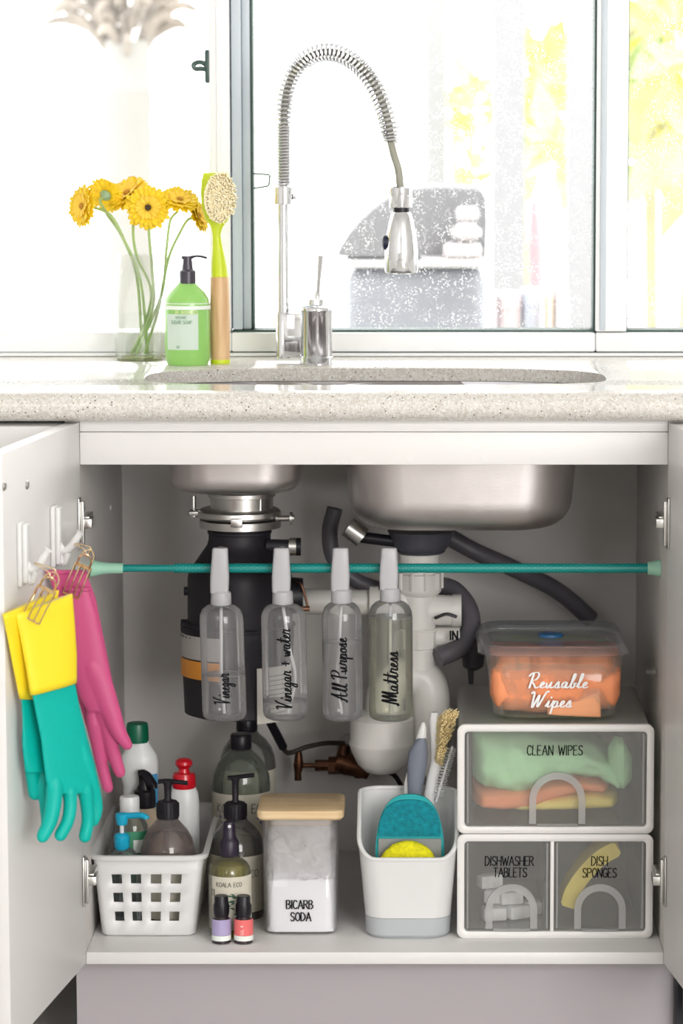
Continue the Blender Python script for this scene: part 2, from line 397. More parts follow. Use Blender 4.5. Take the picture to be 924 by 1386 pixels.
# window_1: left pane with white jamb and latch
w1, a0, a1 = pane('window_1', -340, 284, WY+.028, 1, 0)
bm = B(); box(bm, X(283.5), X(311.5), WY, .655, zt1-.002, 2.13, .0025); obj('mullion', bm, FRAME, w1)
bm = B(); box(bm, X(294), X(299), WY-.004, WY+.003, zt1, 2.12, .0012); obj('mullion_ridge', bm, FRAME, w1)
bm = B(); box(bm, wx0, wx0+.05, WY, .655, zt1, 2.13, .002); obj('jamb', bm, FRAME, w1)
bm = B(); box(bm, wx0, X(312), WY+.002, .655, zt0, zt1-.003, .003); obj('sill_track', bm, FRAME, w1)
p = A(281, 90, WY+.01); bm = B(); box(bm, p.x-.004, p.x+.005, WY+.0, WY+.02, p.z-.024, p.z+.024, .003)
tube(bm, spline([A(279, 88, WY+.005), A(271, 84, WY), A(262, 87, WY), A(264, 93, WY), A(272, 93, WY), A(279, 94, WY+.005)], 4), .0035, 8)
obj('latch', bm, mat('latch_grey', (.05, .09, .08), .4), w1)
# window_2: the middle sash behind the tap
w2, b0, b1 = pane('window_2', 341, 805, WY+.035, 2, .75)
bm = B(); box(bm, X(313.5), X(327), WY+.012, .65, zt1, 2.12, .002); box(bm, X(327.3), X(338.5), WY+.02, .645, zt1, 2.12, .002); obj('sash_stile', bm, FRAMEG, w2)
bm = B(); box(bm, X(338.5), X(342), WY+.022, .64, zt1, 2.12, .0005); obj('rubber_seal', bm, RUB, w2)
bm = B(); box(bm, X(803.6), X(806.2), WY+.01, .64, zt1, 2.12, .0004); obj('rubber_seal', bm, RUB, w2)
bm = B(); box(bm, X(313), X(806), WY+.012, .645, zt1-.0032, zt1-.0006, .0003); obj('rubber_seal', bm, RUB, w2)
bm = B(); box(bm, X(312), X(806.5), WY, .655, zt0+.0006, zt1-.0035, .003); obj('sill_track', bm, FRAME, w2)
bm = B(); box(bm, X(300), X(1180), WY+.001, .65, zt0-.0012, zt0+.0004); obj('drip_gap', bm, mat('dark_gap', (.12, .13, .14), .6), w2)
bm = B(); tube(bm, [A(u, v, WY+.005) for u, v in ((342, 235), (352, 235.5), (364, 236.5), (365, 238), (364, 250), (362, 252), (343, 255))], .0014, 6); obj('sash_pull', bm, mat('green_grey_metal', (.12, .2, .15), .4), w2)
# window_3
w3, c0, c1 = pane('window_3', 850, 1180, WY+.035, 3, .35)
bm = B(); box(bm, X(806.5), X(849), WY, .655, zt1-.002, 2.13, .0025); obj('mullion', bm, FRAME, w3)
bm = B(); box(bm, X(812), X(820), WY-.004, WY+.003, zt1, 2.12, .0015); obj('mullion_ridge', bm, FRAMEG, w3)
bm = B(); box(bm, X(849), X(850.6), WY+.012, .64, zt1, 2.12, .0003); obj('rubber_seal', bm, RUB, w3)
bm = B(); box(bm, X(849), X(1180), WY+.012, .645, zt1-.0032, zt1-.0006, .0003); obj('rubber_seal', bm, RUB, w3)
bm = B(); box(bm, X(807), X(1180), WY, .655, zt0+.0006, zt1-.0035, .003); obj('sill_track', bm, FRAME, w3)

# ================================================================== WORKTOP
bm = B()
xa, xb, ya, yb = -1.4, 1.9, -.012, .612
cx0, cx1 = A(193, 512, .18).x, FZ(819, 508, CT).x
ccx, chx, ccy, chy = (cx0+cx1)/2, (cx1-cx0)/2, .2275, .1525
N_ = 96; inner = []
for i in range(N_):
    a = 2*PI*i/N_; c, s = math.cos(a), math.sin(a); k = (abs(c)**3.2+abs(s)**3.2)**(-1/3.2)
    inner.append((ccx+chx*k*c, ccy+chy*k*s))
outer = []
for x, y in inner:
    dx, dy = (x-ccx)/chx, (y-ccy)/chy
    if abs(dx) > abs(dy): k = 1/abs(dx)
    else: k = 1/abs(dy)
    ex, ey = dx*k, dy*k
    outer.append((ccx+(xb-ccx if ex > 0 else ccx-xa)*ex, ccy+(yb-ccy if ey > 0 else ccy-ya)*ey))
zb_ = CT-.02
rr = [[V(x, y, zb_) for x, y in outer], [V(x, y, CT) for x, y in outer], [V(lerp(x, X_, .012), lerp(y, Y_, .02), CT) for (x, y), (X_, Y_) in zip(inner, outer)],
      [V(x, y, CT-.0025) for x, y in inner], [V(x, y, zb_+.002) for x, y in inner], [V(x, y, zb_) for x, y in inner]]
rings(bm, rr+[rr[0]], False, False)
prof = [(-.012, CT)]+[(-.012-.0235*math.sin(math.radians(t)), CT-.0195+.0195*math.cos(math.radians(t))) for t in range(15, 181, 15)]+[(-.012, .8612), (.0, .8612), (.03, .8612), (.03, CT-.02), (-.011, CT-.02)]
rings(bm, [[V(x, y, z) for y, z in prof] for x in (xa, xb)])
fixn(bm)
obj('countertop', bm, STONE, None, 'pale speckled stone worktop with bullnose edge and sink cutout', 'worktop', loc=(0, 0, CT), ang=30)

# ================================================================== CABINET
cab = root('sink_cabinet', (0, .29, 0), 'white under-sink cabinet with both doors standing open', 'cabinet')
TW = .018
bm = B(); box(bm, -HW-TW, -HW, .001, .585, .15, .86, .0006, 1); obj('side_panel', bm, INNER, cab)
bm = B(); box(bm, HW, HW+TW, .001, .585, .15, .86, .0006, 1); obj('side_panel', bm, INNER, cab)
bm = B(); box(bm, -HW, HW, .585, .592, .15, .86); obj('back_panel', bm, INNER, cab, smooth=False)
bm = B(); box(bm, -HW+.0002, HW-.0002, .0, .585, .15, SH, .0012, 2); obj('shelf_board', bm, WHITE, cab)
zr0, zr1 = A(500, 629, 0).z, A(500, 584.5, 0).z
bm = B(); box(bm, -HW+.0005, HW-.0005, 0, .016, zr0, zr1-.0006, .0008, 2); obj('front_rail', bm, WHITE, cab)
bm = B(); box(bm, -HW+.0005, HW-.0005, .001, .05, zr1, .8605, .0008, 2); obj('top_rail', bm, WHITE, cab)
bm = B(); box(bm, -HW-TW, A(912, 1340, .05).x, .05, .066, 0, .149); obj('kickboard', bm, mat('shaded_kick_laminate', (.43, .40, .42), .45), cab, smooth=False)  # white kickboard coloured darker, so the shade is in its laminate
for u, v in ((657, 620), (555, 620)):
    bm = B(); p = A(u, v, 0); tube(bm, [p+V(0, .001, 0), p+V(0, -.0008, 0)], .0045, 20); obj('screw_cap', bm, WHITE, cab)
bm = B(); p = A(884, 908, .17); tube(bm, [V(HW, .16, p.z), V(HW-.006, .16, p.z)], .0045, 12); tube(bm, [V(HW-.005, .16, p.z), V(HW-.014, .16, p.z)], .003, 10); obj('shelf_pin', bm, CLRP, cab)
bm = B(); tube(bm, [V(-HW, .40, .70), V(-HW+.002, .40, .70)], .004, 12); obj('screw_cap', bm, INNER, cab)

ANG = {-1: math.radians(7.3), 1: math.radians(7.0)}
def dpt(sd, s, n, z):          # s along the door from the hinge, n out of its inner face
    a = ANG[sd]; return V(sd*(HW-.0005+s*math.sin(a)-n*math.cos(a)), -.001-s*math.cos(a)-n*math.sin(a), z)
def don(sd, u, v, n=0):        # where the sight line through (u,v) meets the door face -> (s, z)
    lo, hi = 0, .39
    for _ in range(40):
        m_ = (lo+hi)/2; q = dpt(sd, m_, n, .5); x = A(u, v, q.y).x
        if sd*(x-q.x) > 0: lo = m_
        else: hi = m_
    return lo, A(u, v, dpt(sd, lo, n, .5).y).z
def dbox(bm, sd, s0, s1, n0, n1, z0, z1, r=.0008, seg=2):
    b2 = B(); box(b2, s0, s1, n0, n1, z0, z1, r, seg)
    mp = {}
    for v in b2.verts: mp[v] = bm.verts.new(dpt(sd, *v.co))
    for f in b2.faces:
        bm.faces.new([mp[v] for v in f.verts])
    b2.free(); fixn(bm); return bm
for sd in (-1, 1):
    d = obj('door', dbox(B(), sd, .0, .389, -TW, 0, .1515, .8585, .0012), WHITE, cab)
    for z0 in (A(0, 707, 0).z, A(0, 1190, 0).z):
        bm = B()
        dbox(bm, sd, .004, .017, 0, .0025, z0-.033, z0+.033, .001)
        dbox(bm, sd, .007, .014, .0025, .0075, z0-.029, z0+.029, .0015)
        x = sd*HW
        b2 = box(B(), min(x, x-sd*.012), max(x, x-sd*.012), -.003, .05, z0-.008, z0+.008, .0015)
        box(b2, min(x-sd*.001, x-sd*.016), max(x-sd*.001, x-sd*.016), -.012, .02, z0-.006, z0+.006, .0015)
        box(b2, min(x, x-sd*.003), max(x, x-sd*.003), .004, .014, z0-.026, z0+.026, .001)
        tube(b2, [V(x-sd*.003, .009, z0+.017), V(x-sd*.005, .009, z0+.017)], .003, 8)
        me_ = bpy.data.meshes.new('t'); b2.to_mesh(me_); bm.from_mesh(me_); bpy.data.meshes.remove(me_); b2.free()
        obj('hinge', bm, ZINC, d)
    if sd < 0:
        for u, v in ((5, 658), (36, 656)):
            s, z = don(-1, u, v); bm = B(); tube(bm, [dpt(-1, s, 0, z), dpt(-1, s, .0025, z)], [.006, .004], 14); obj('screw_cap', bm, ZINC, d)
    else:
        pass
# neighbours
bm = B(); box(bm, -1.3, -HW-TW-.004, -.02, .585, .155, .8555, .002); nb = root('base_cabinet', (-.85, .28, 0), 'closed grey-white cabinet front left of the open left door', 'cabinet')
obj('carcass', bm, WHITE, nb)
x9 = A(919.5, 1360, -.02).x
nb2 = root('kitchen_appliance', (.7, .28, 0), 'dark-gapped grey appliance front beside the right open door', 'appliance')
bm = B(); box(bm, max(x9, HW+TW+.01), 1.0, -.018, .585, .08, .855, .002); obj('front_panel', bm, mat('appliance_grey', (.42, .42, .43), .4), nb2)
bm = B(); box(bm, A(912.3, 1360, .03).x, 1.0, .03, .05, .0, .149); obj('dark_gap', bm, BLK, nb2, smooth=False)  # solid black panel standing in for the shade in the gap

# ================================================================== SINK
snk = root('double_bowl_sink', (.02, .2, CT-.02), 'brushed steel double bowl sink hanging under the stone worktop', 'sink')
def bowl(x0, x1, y0, y1, zt, zb, rc, rb):
    bm = B(); R = []; cx, cyy, hx, hy = (x0+x1)/2, (y0+y1)/2, (x1-x0)/2, (y1-y0)/2
    dr = .012
    for k in range(5): t = k/4; R.append((lerp(zt, zb+rb, t), hx-dr*t, hy-dr*t, rc))
    for k in range(1, 9):
        a = PI/2*k/8; i = rb*(1-math.cos(a)); R.append((zb+rb-rb*math.sin(a), hx-dr-i, hy-dr-i, max(rc-i*.6, .01)))
    rrings(bm, cx, cyy, R, n=10, cap0=False, cap1=True); fixn(bm)
    return bm
zt = CT-.0205
sy0 = .085
o = obj('small_bowl', bowl(A(213, 640, sy0).x, A(417, 640, sy0).x, sy0, .37, zt, A(313, 671.5, .10).z, .055, .022), STEEL, snk); shell_mod(o, .0012)
o = obj('large_bowl', bowl(A(458, 640, sy0).x, A(791, 640, sy0).x, sy0, .375, zt, A(620, 721, .115).z, .075, .042), STEEL, snk); shell_mod(o, .0012)
bm = B()
R1 = [V(ccx+(chx+.02)*(p[0]-ccx)/chx, ccy+(chy+.008)*(p[1]-ccy)/chy, 0) for p in inner]
R2 = [V(ccx+(chx-.004)*(p[0]-ccx)/chx, ccy+(chy-.004)*(p[1]-ccy)/chy, 0) for p in inner]
rings(bm, [[p+V(0, 0, zt-.0012) for p in R1], [p+V(0, 0, zt) for p in R1], [p+V(0, 0, zt) for p in R2], [p+V(0, 0, zt-.006) for p in R2]], False, False); fixn(bm)
obj('rim', bm, CHROME, snk)
bx0, bx1 = A(417, 640, sy0).x-.01, A(458, 640, sy0).x+.01
bm = B(); box(bm, bx0, bx1, sy0+.002, .368, zt-.012, zt-.004, .002); obj('divider', bm, STEEL, snk)

# ================================================================== TAP
FY_ = .425
tap = root('spring_tap', A(428, 490, FY_).xy.to_3d()+V(0, 0, CT), 'tall chrome kitchen tap with coiled spring neck and pull-down spray', 'tap')
bm = B(); lpx(bm, 428.5, FY_, [(489, 22.5), (483, 22.5), (482, 21), (423, 21), (421.5, 22), (417, 22), (415.5, 21), (412, 12), (405, 11.5), (403, 8)], seg=40)
zb = CT+.0002
for v in bm.verts:
    if v.co.z < zb+.004: v.co.z = zb
obj('valve_body', bm, CHROME, tap)
bm = B(); tube(bm, [A(429, 407, FY_), A(429.5, 399, FY_), A(430.5, 392, FY_-.005), A(434, 345, FY_-.02)], [.0045, .0045, .0024, .0040], 12); obj('lever', bm, mat('satin_lever', (.85, .85, .86), .35, .8), tap)
bm = B(); lpx(bm, 384, FY_+.012, [(484, 10.5), (424, 10.5), (422, 9.5)], seg=30)
q0, q1 = A(384, 480, FY_+.012), A(428, 480, FY_+.002)
box(bm, q0.x, q1.x-.01, FY_, FY_+.02, A(384, 484, FY_).z, A(384, 424, FY_).z, .003)
obj('side_arm', bm, CHROME, tap)
bm = B(); lpx(bm, 384, FY_+.012, [(424, 8.5), (276, 7.5), (275, 7.5)], seg=24); obj('post', bm, CHROME, tap)
bm = B(); lpx(bm, 384, FY_+.012, [(277, 10.5), (276, 13), (253, 13), (251, 11)], seg=32); box(bm, A(396, 264, FY_).x, A(402, 264, FY_).x, FY_+.005, FY_+.015, A(400, 270, FY_).z, A(400, 262, FY_).z, .001); obj('collar', bm, CHROME, tap)
def fy(u): return lerp(FY_+.012, .36, max(0, min(1, (u-384)/157)))
arc = [(384, 251), (384, 210), (384, 168), (385, 140), (390, 116), (401, 93), (418, 77), (440, 70), (463, 74), (485, 88), (503, 109), (516, 135), (524, 160), (528, 180), (529, 193)]
path = spline([A(u, v, fy(u)) for u, v in arc], 24)
# coil radius / pitch vary along the neck
L = [0]
for a, b in zip(path, path[1:]): L.append(L[-1]+(b-a).length)
fr = frames(path); tot = L[-1]; co = []
s = 0; ph = 0; i = 0; k = 0
z168 = A(384, 168, FY_).z; z184 = A(528, 178, .36).z
nturn = 0
while s < tot:
    while L[i+1] < s: i += 1
    t = (s-L[i])/(L[i+1]-L[i]); p = lerp(path[i], path[i+1], t); T, n, b = fr[i]
    u_frac = s/tot
    tight = (p.x < A(388, 170, FY_).x and p.z < z168) or (p.z < z184 and u_frac > .6)
    r = .0092 if tight else .0122; pitch = .0042 if tight else .0066
    if co: rl = rl+(r-rl)*.05
    else: rl = r
    co.append(p+n*(rl*math.cos(ph))+b*(rl*math.sin(ph)))
    ph += 2*PI/16; s += pitch/16
bm = B(); tube(bm, co, .0019, 6); obj('spring_coil', bm, CHROME, tap)
bm = B(); tube(bm, path+spline([A(529, 193, .36), A(533, 210, .36), (A(539, 230, .36)), A(541.5, 253, .36)], 6)[1:], .0052, 12); obj('hose', bm, mat('grey_green_tap_hose', (.30, .30, .24), .4), tap)
bm = B(); lpx(bm, 542, .36, [(281, 15), (280, 15.5), (254, 15.5), (252, 13)], seg=36); tube(bm, [A(552, 266, .343), A(558, 266, .35)], .0007, 4); obj('hose_collar', bm, CHROME, tap)
bm = B(); lpx(bm, 543, .36, [(288, 11), (280, 11)], seg=28); obj('black_ring', bm, BLK, tap)
bm = B(); lpx(bm, 543, .36, [(372, 6), (371, 9), (369, 21), (366, 22.5), (340, 22.3), (318, 20), (300, 16.5), (290, 14), (287, 12)], seg=40); sp = obj('spray_head', bm, CHROME, tap)
p = A(520, 328, .36); bm = B(); tube(bm, [p+V(.006, 0, 0), p+V(-.001, 0, 0), p+V(-.003, 0, 0)], [.0105, .0105, .007], 20); obj('spray_button', bm, mat('navy_button', (.01, .012, .04), .3), sp)
bm = B(); tube(bm, [A(397, 258, fy(397)), A(527, 263, fy(527))], .0032, 10); obj('holder_arm', bm, clear('clear_acrylic', (.97, .97, .97), .12, (.9, .88, .85), .5, .1), tap)

# ================================================================== ON THE WORKTOP
# vase
vy = .505
vc = A(188.5, 470, vy); vr = 33.5*S(vy, 1)
va = root('glass_vase', (vc.x, vy, CT), 'clear glass cylinder vase of water holding yellow gerberas', 'vase')
vh = A(188, 345, vy).z
bm = B(); lathe(bm, vc.x, vy, [(CT+.0003, vr-.003), (CT+.002, vr), (vh, vr)], cap1=False); o = obj('glass', bm, GLASS, va); shell_mod(o, .002)
wz = A(188, 425, vy).z
bm = B(); lathe(bm, vc.x, vy, [(CT+.008, vr-.003), (wz, vr-.003), (wz+.0005, vr-.003)]); obj('water', bm, clear('vase_water', (.97, .98, .97), .01, (.8, .82, .8), .25, .02, edge=.05), va)
bm = B(); lathe(bm, vc.x, vy, [(CT+.001, vr-.003), (CT+.007, vr-.0025)]); obj('glass_base', bm, clear('vase_base', (.72, .76, .55), .1, (.5, .52, .35), .6, .02), va)
PET1 = mat('yellow_petal', (1, .66, .015), .55, var=.14, vscale=120); PET2 = mat('golden_petal', (1, .66, .06), .6)
STEM = mat('green_stem', (.36, .50, .20), .5); CALYX = mat('grey_green_calyx', (.28, .42, .26), .6); EYE = mat('dark_flower_eye', (.06, .03, .015), .8)
def gerbera(cu, cv, rp, nrm, foot, mid, label, y=vy):
    c = A(cu, cv, y); R = rp*S(y, 1.1); nrm = Vector(nrm).normalized()
    g = root('gerbera', (c.x, c.y, c.z), label, 'flower', 'yellow gerberas in the vase')
    q = nrm.to_track_quat('Z', 'Y').to_matrix()
    def pt(r, a, h): return c+q @ V(r*math.cos(a), r*math.sin(a), h)
    for ring, (n, r0, r1, h0, h1, mm) in enumerate(((26, .25, 1., .0, .10, PET1), (24, .2, .86, .03, .17, PET1), (22, .12, .55, .06, .2, PET2))):
        bm = B()
        for k in range(n):
            a = 2*PI*(k+.5*ring)/n+random.uniform(-.06, .06); w_ = R*.12*(1 if ring < 2 else .6); rr = r1*random.uniform(.9, 1.04); hj = random.uniform(-.03, .05)
            pts = []
            for t, ww in ((0, .5), (.35, 1), (.7, 1.05), (.92, .7), (1, .12)):
                r = lerp(r0, rr, t)*R; h = lerp(h0, h1+hj, t)*R-(.12*R*t*t if ring == 0 else 0)
                cp = pt(r, a, h); side = q @ V(-math.sin(a), math.cos(a), 0)
                up = q @ V(0, 0, 1)
                pts.append((cp-side*w_*ww, cp+up*(-.02*R), cp+side*w_*ww))
            rows = [[bm.verts.new(x) for x in p] for p in pts]
            for p, r_ in zip(rows, rows[1:]):
                for j in (0, 1): bm.faces.new((p[j], p[j+1], r_[j+1], r_[j]))
        o = obj('petals', bm, mm, g, kind=None); shell_mod(o, .0006, 0)
    bm = B(); R_ = []
    for t in range(6):
        a = PI/2*t/5; R_.append([pt(.13*R*math.cos(a)+1e-5, 2*PI*i/18, .08*R+.09*R*math.sin(a)) for i in range(18)])
    rings(bm, R_); obj('flower_eye', bm, EYE if 'facing the viewer' in label else mat('golden_eye', (.45, .22, .02), .8), g)
    bm = B(); R_ = [[pt(rr_*R, 2*PI*i/16, hh*R) for i in range(16)] for rr_, hh in ((.3, -.03), (.24, -.14), (.1, -.26), (.05, -.32))]
    rings(bm, R_); obj('calyx', bm, CALYX, g)
    b0 = pt(0, 0, -.28*R); b1 = pt(0, 0, -.28*R)-nrm*R*.35
    P = [b0, b1]+[A(*m, y) for m in mid]+[V(foot[0], foot[1], CT+.009)]
    bm = B(); tube(bm, spline(P, 7), .0021, 8); obj('stem', bm, STEM, g)
ft = lambda k: (vc.x+.012*math.cos(k), vy+.014*math.sin(k))
gerbera(112, 279, 30, (-.72, -.62, .12), ft(.3), [(150, 292), (168, 325), (190, 380)], 'yellow gerbera leftmost in the vase, facing left')
gerbera(143, 264, 27, (.35, .75, .45), ft(1.3), [(145, 290), (165, 320), (185, 375)], 'yellow gerbera seen from behind beside the leftmost bloom', vy+.012)
gerbera(172, 262, 33, (-.35, -.45, .62), ft(2.3), [(180, 315), (186, 350), (205, 400)], 'yellow gerbera at the back top, tilted up above the frontal bloom', vy+.018)
gerbera(200, 281, 32, (.1, -.95, .1), ft(3.4), [(202, 320), (206, 370), (206, 420)], 'yellow gerbera facing the viewer with dark centre', vy-.018)
gerbera(243, 271, 29, (.2, -.5, .8), ft(4.4), [(230, 300), (225, 340), (218, 400)], 'yellow gerbera tilted upward right of the frontal bloom', vy-.005)
gerbera(268, 292, 26, (.85, -.25, .35), ft(5.4), [(245, 312), (228, 350), (214, 420)], 'yellow gerbera rightmost in the vase, facing the dish brush', vy+.01)

# green pump bottle
def pump(bm, cu, y, vt, vb, hw, hc, nu0, nu1, vn, thick=2.6, curve=0):
    """collar, stem and nozzle of a pump dispenser; v values: top, bottom of collar, nozzle height"""
    lpx(bm, cu, y, [(vb, hw), (vb-2, hw), (vt+5, hw*.98), (vt+1, hw*.8), (vt, hc)], seg=28)
    lpx(bm, cu, y, [(vt+1, hc*1.25), (vn+2, hc*.9), (vn, hc)], seg=20)
gy = .412
gb = root('soap_pump_bottle', A(254, 480, gy).xy.to_3d()+V(0, 0, CT), 'green soap bottle with black pump on the worktop before the vase', 'bottle')
GRN = mat('green_soap_plastic', (.30, .62, .15), .28, coat=.3)
def fit_base(bm, z, tol=.012):
    zz = min(v.co.z for v in bm.verts)
    for v in bm.verts:
        if v.co.z < zz+1e-4: v.co.z = z
    return bm
bm = B(); lpx(bm, 254, gy, [(487, 27), (486, 29.5), (483, 30.5), (470, 30.8), (412, 30.5), (404, 29), (396, 24), (389, 17), (384, 12), (382, 11)], seg=44, sy=.8); fit_base(bm, CT+.0003); obj('bottle_body', bm, GRN, gb)
s_ = S(gy, 1)
rB = 30.8*s_; ce = A(254, 430, gy)
bm = B(); wrap(bm, ce.x, gy, rB, A(0, 418, gy).z, A(0, 413, gy).z, -85, 85, .0006, sy=.8); wrap(bm, ce.x, gy, rB, A(0, 410.5, gy).z, A(0, 409.5, gy).z, -85, 85, .0006, sy=.8); obj('white_band', bm, mat('label_white', (.85, .9, .85), .5), gb)
bm = B(); wrap(bm, ce.x, gy, rB, A(0, 472, gy).z, A(0, 424, gy).z, -58, 30, .0006, sy=.8); lb = obj('label', bm, mat('label_mint', (.62, .74, .64), .5), gb)
DG = mat('dark_green_print', (.25, .42, .28), .6)
def gm(z): 
    f0 = cylmap(ce.x, gy, rB, z, rB*.8, math.radians(-14), .001); return f0
bm = B(); write(bm, "DR. BRONNER'S", CAPS, cylmap(ce.x, gy, rB, A(0, 423.3, gy).z, rB*.8, 0, .0008), .0042, .14, wd=.16, contrast=.1, smooth=False); obj('lettering', bm, mat('yellow_print', (.75, .85, .45), .5), gb)
bm = B(); write(bm, 'ORGANIC', CAPS, gm(A(0, 430, gy).z), .0036, .16, wd=.16, contrast=.1, smooth=False)
write(bm, 'SUGAR SOAP', CAPS, gm(A(0, 437, gy).z), .0046, .14, wd=.18, contrast=.1, smooth=False)
for k in range(3): write(bm, 'I'*7, CAPS, gm(A(0, 470-1.3*k, gy).z), .001, .6, wd=.4, contrast=0, smooth=False, align=1.5)
obj('lettering', bm, DG, lb)
bm = B(); lpx(bm, 254, gy, [(383.5, 11), (367, 11), (364.5, 7.5), (350, 6), (347.5, 6)], seg=28)
tube(bm, spline([A(246, 348.5, gy), A(256, 349, gy-.001), A(267, 346.5, gy-.002), A(280, 349, gy-.004)], 5), [.0026]*8+[.0018]*8, 8); obj('pump', bm, mat('charcoal_pump', (.045, .04, .06), .3), gb)

# standing dish brush
by = .43
br = root('dish_brush', A(297, 480, by).xy.to_3d()+V(0, 0, CT), 'wooden-handled dish brush with lime head and cream bristles standing upright', 'brush')
BAM = wood('bamboo', (.62, .36, .17), (.80, .55, .31), (60, 60, 8))
bm = B(); lpx(bm, 298, by, [(488, 12), (487, 13), (440, 14), (405, 13.5), (376, 12.5), (375, 12)], seg=28); fit_base(bm, CT+.0006); obj('handle', bm, BAM, br)
bm = B(); lpx(bm, 298, by, [(489, 13.2), (487.5, 13.4), (486, 13)], seg=28); fit_base(bm, CT+.0003); obj('foot_ring', bm, mat('lime', (.60, .72, .02), .4), br)
LIME = mat('lime', (.6, .72, .02), .4)
R_ = []
for v, uc, hx, hy in ((376, 297, 11.5, 11), (360, 296, 10.5, 9), (335, 294, 7, 6), (318, 292.5, 5.5, 5), (308, 293, 8, 6), (295, 293.5, 17, 7), (280, 292.5, 20, 7), (262, 291, 20, 6), (245, 287, 15, 5), (234, 284, 9, 4)):
    a = A(uc, v, by); R_.append([V(a.x+hx*s_*math.cos(t*PI/12), by+.006+hy*s_*math.sin(t*PI/12), a.z) for t in range(24)])
bm = B(); rings(bm, R_); fixn(bm); obj('brush_head', bm, LIME, br)
BRI = mat('cream_bristle', (.97, .88, .62), .6)
bm = B()
for k in range(520):
    a = random.uniform(0, 2*PI); r = math.sqrt(random.random())
    u0 = 294+14*r*math.cos(a); v0 = 270+27*r*math.sin(a)
    u1 = 299+(u0-294)*1.6; v1 = 267+(v0-270)*1.3+random.uniform(-2, 2)
    p0 = A(u0, v0, by+.002); p1 = A(u1, v1, by-.03-random.uniform(0, .006)); tube(bm, [p0, p1], .0013, 4)
R_ = []
for dv_, kx_, yy_ in ((0, 1, .0), (0, 1.15, -.012), (-1, 1.35, -.024), (-2, 1.0, -.028)):
    c = A(296, 269, by+yy_); R_.append([c+V(15*kx_*s_*math.cos(t), 0, 27*min(kx_, 1.2)*s_*math.sin(t)) for t in [2*PI*q/28 for q in range(28)]])
rings(bm, R_)
obj('bristles', bm, BRI, br, kind='stuff')

# ================================================================== OUTSIDE
patio = struct('floor_patio', box(B(), -6, 8, .75, 14, -.05, 0), mat('patio_concrete', (.7, .69, .67), .8))
gyy = 2.6
gr = root('barbecue', (A(560, 440, gyy).x, gyy+.25, 0), 'grey barbecue with domed lid outside the middle window', 'barbecue')
GH = mat('grill_grey', (.19, .19, .20), .7); GD = mat('grill_dark', (.22, .23, .255), .5)
hood = [(456, 347), (458, 338), (466, 325), (482, 305), (505, 284), (530, 266), (556, 257), (590, 254), (640, 256), (653, 260), (658, 270), (659, 300), (657, 350)]
bm = B(); extr(bm, [A(u, v, gyy) for u, v in hood], V(0, .5, 0)); obj('lid', bm, GH, gr, ang=12)
bm = B(); box(bm, A(466, 360, gyy).x, A(657, 360, gyy).x, gyy-.02, gyy+.5, A(0, 362, gyy).z, A(0, 351, gyy).z, .005); obj('lid_trim', bm, mat('light_metal', (.5, .5, .5), .3), gr)
bm = B(); box(bm, A(470, 360, gyy).x, A(656, 360, gyy).x, gyy, gyy+.5, .55, A(0, 362.5, gyy).z, .03, 3); obj('firebox', bm, GD, gr)
bm = B(); box(bm, A(480, 360, gyy).x, A(640, 360, gyy).x, gyy+.02, gyy+.48, .08, .55, .01); obj('cart', bm, mat('pale_cart', (.6, .6, .6), .5), gr)
for u in (490, 630):
    for yy in (.06, .44): bm = B(); p = A(u, 440, gyy); tube(bm, [V(p.x-.015, gyy+yy, .045), V(p.x+.015, gyy+yy, .045)], .045, 16); obj('wheel', bm, GD, gr)
hy_ = gyy-.12
bm = B(); box(bm, A(600, 440, hy_).x, A(652, 440, hy_).x, hy_, hy_+.1, A(0, 349, hy_).z, A(0, 330, hy_).z, .01); box(bm, A(610, 440, hy_).x, A(652, 440, hy_).x, hy_+.01, hy_+.09, A(0, 330, hy_).z, A(0, 300, hy_).z, .03, 3); box(bm, A(617, 440, hy_).x, A(648, 440, hy_).x, hy_+.03, hy_+.07, A(0, 300, hy_).z, A(0, 280, hy_).z, .01)
box(bm, A(570, 440, hy_).x, A(656, 440, hy_).x, hy_, hy_+.12, A(0, 357, hy_).z, A(0, 350, hy_).z, .004); obj('side_shelf', bm, mat('pale_pink_grey', (.50, .47, .47), .5), gr)
def post(u0, u1, y, c):
    a, b = A(u0, 300, y).x, A(u1, 300, y).x
    obj('veranda_post', box(B(), a, b, y, y+(b-a), 0, 2.6, .006), mat('post_white_%d' % c, (.30, .30, .31), .6), None, ['white veranda post left of the other two, behind the tap spray', 'white veranda post just right of the barbecue', 'white veranda post beside the right window mullion'][c], 'post', 'white veranda posts', loc=((a+b)/2, y, 0))
post(575, 604, 6.0, 0); post(666, 710, 4.4, 1); post(767, 808, 4.0, 2)
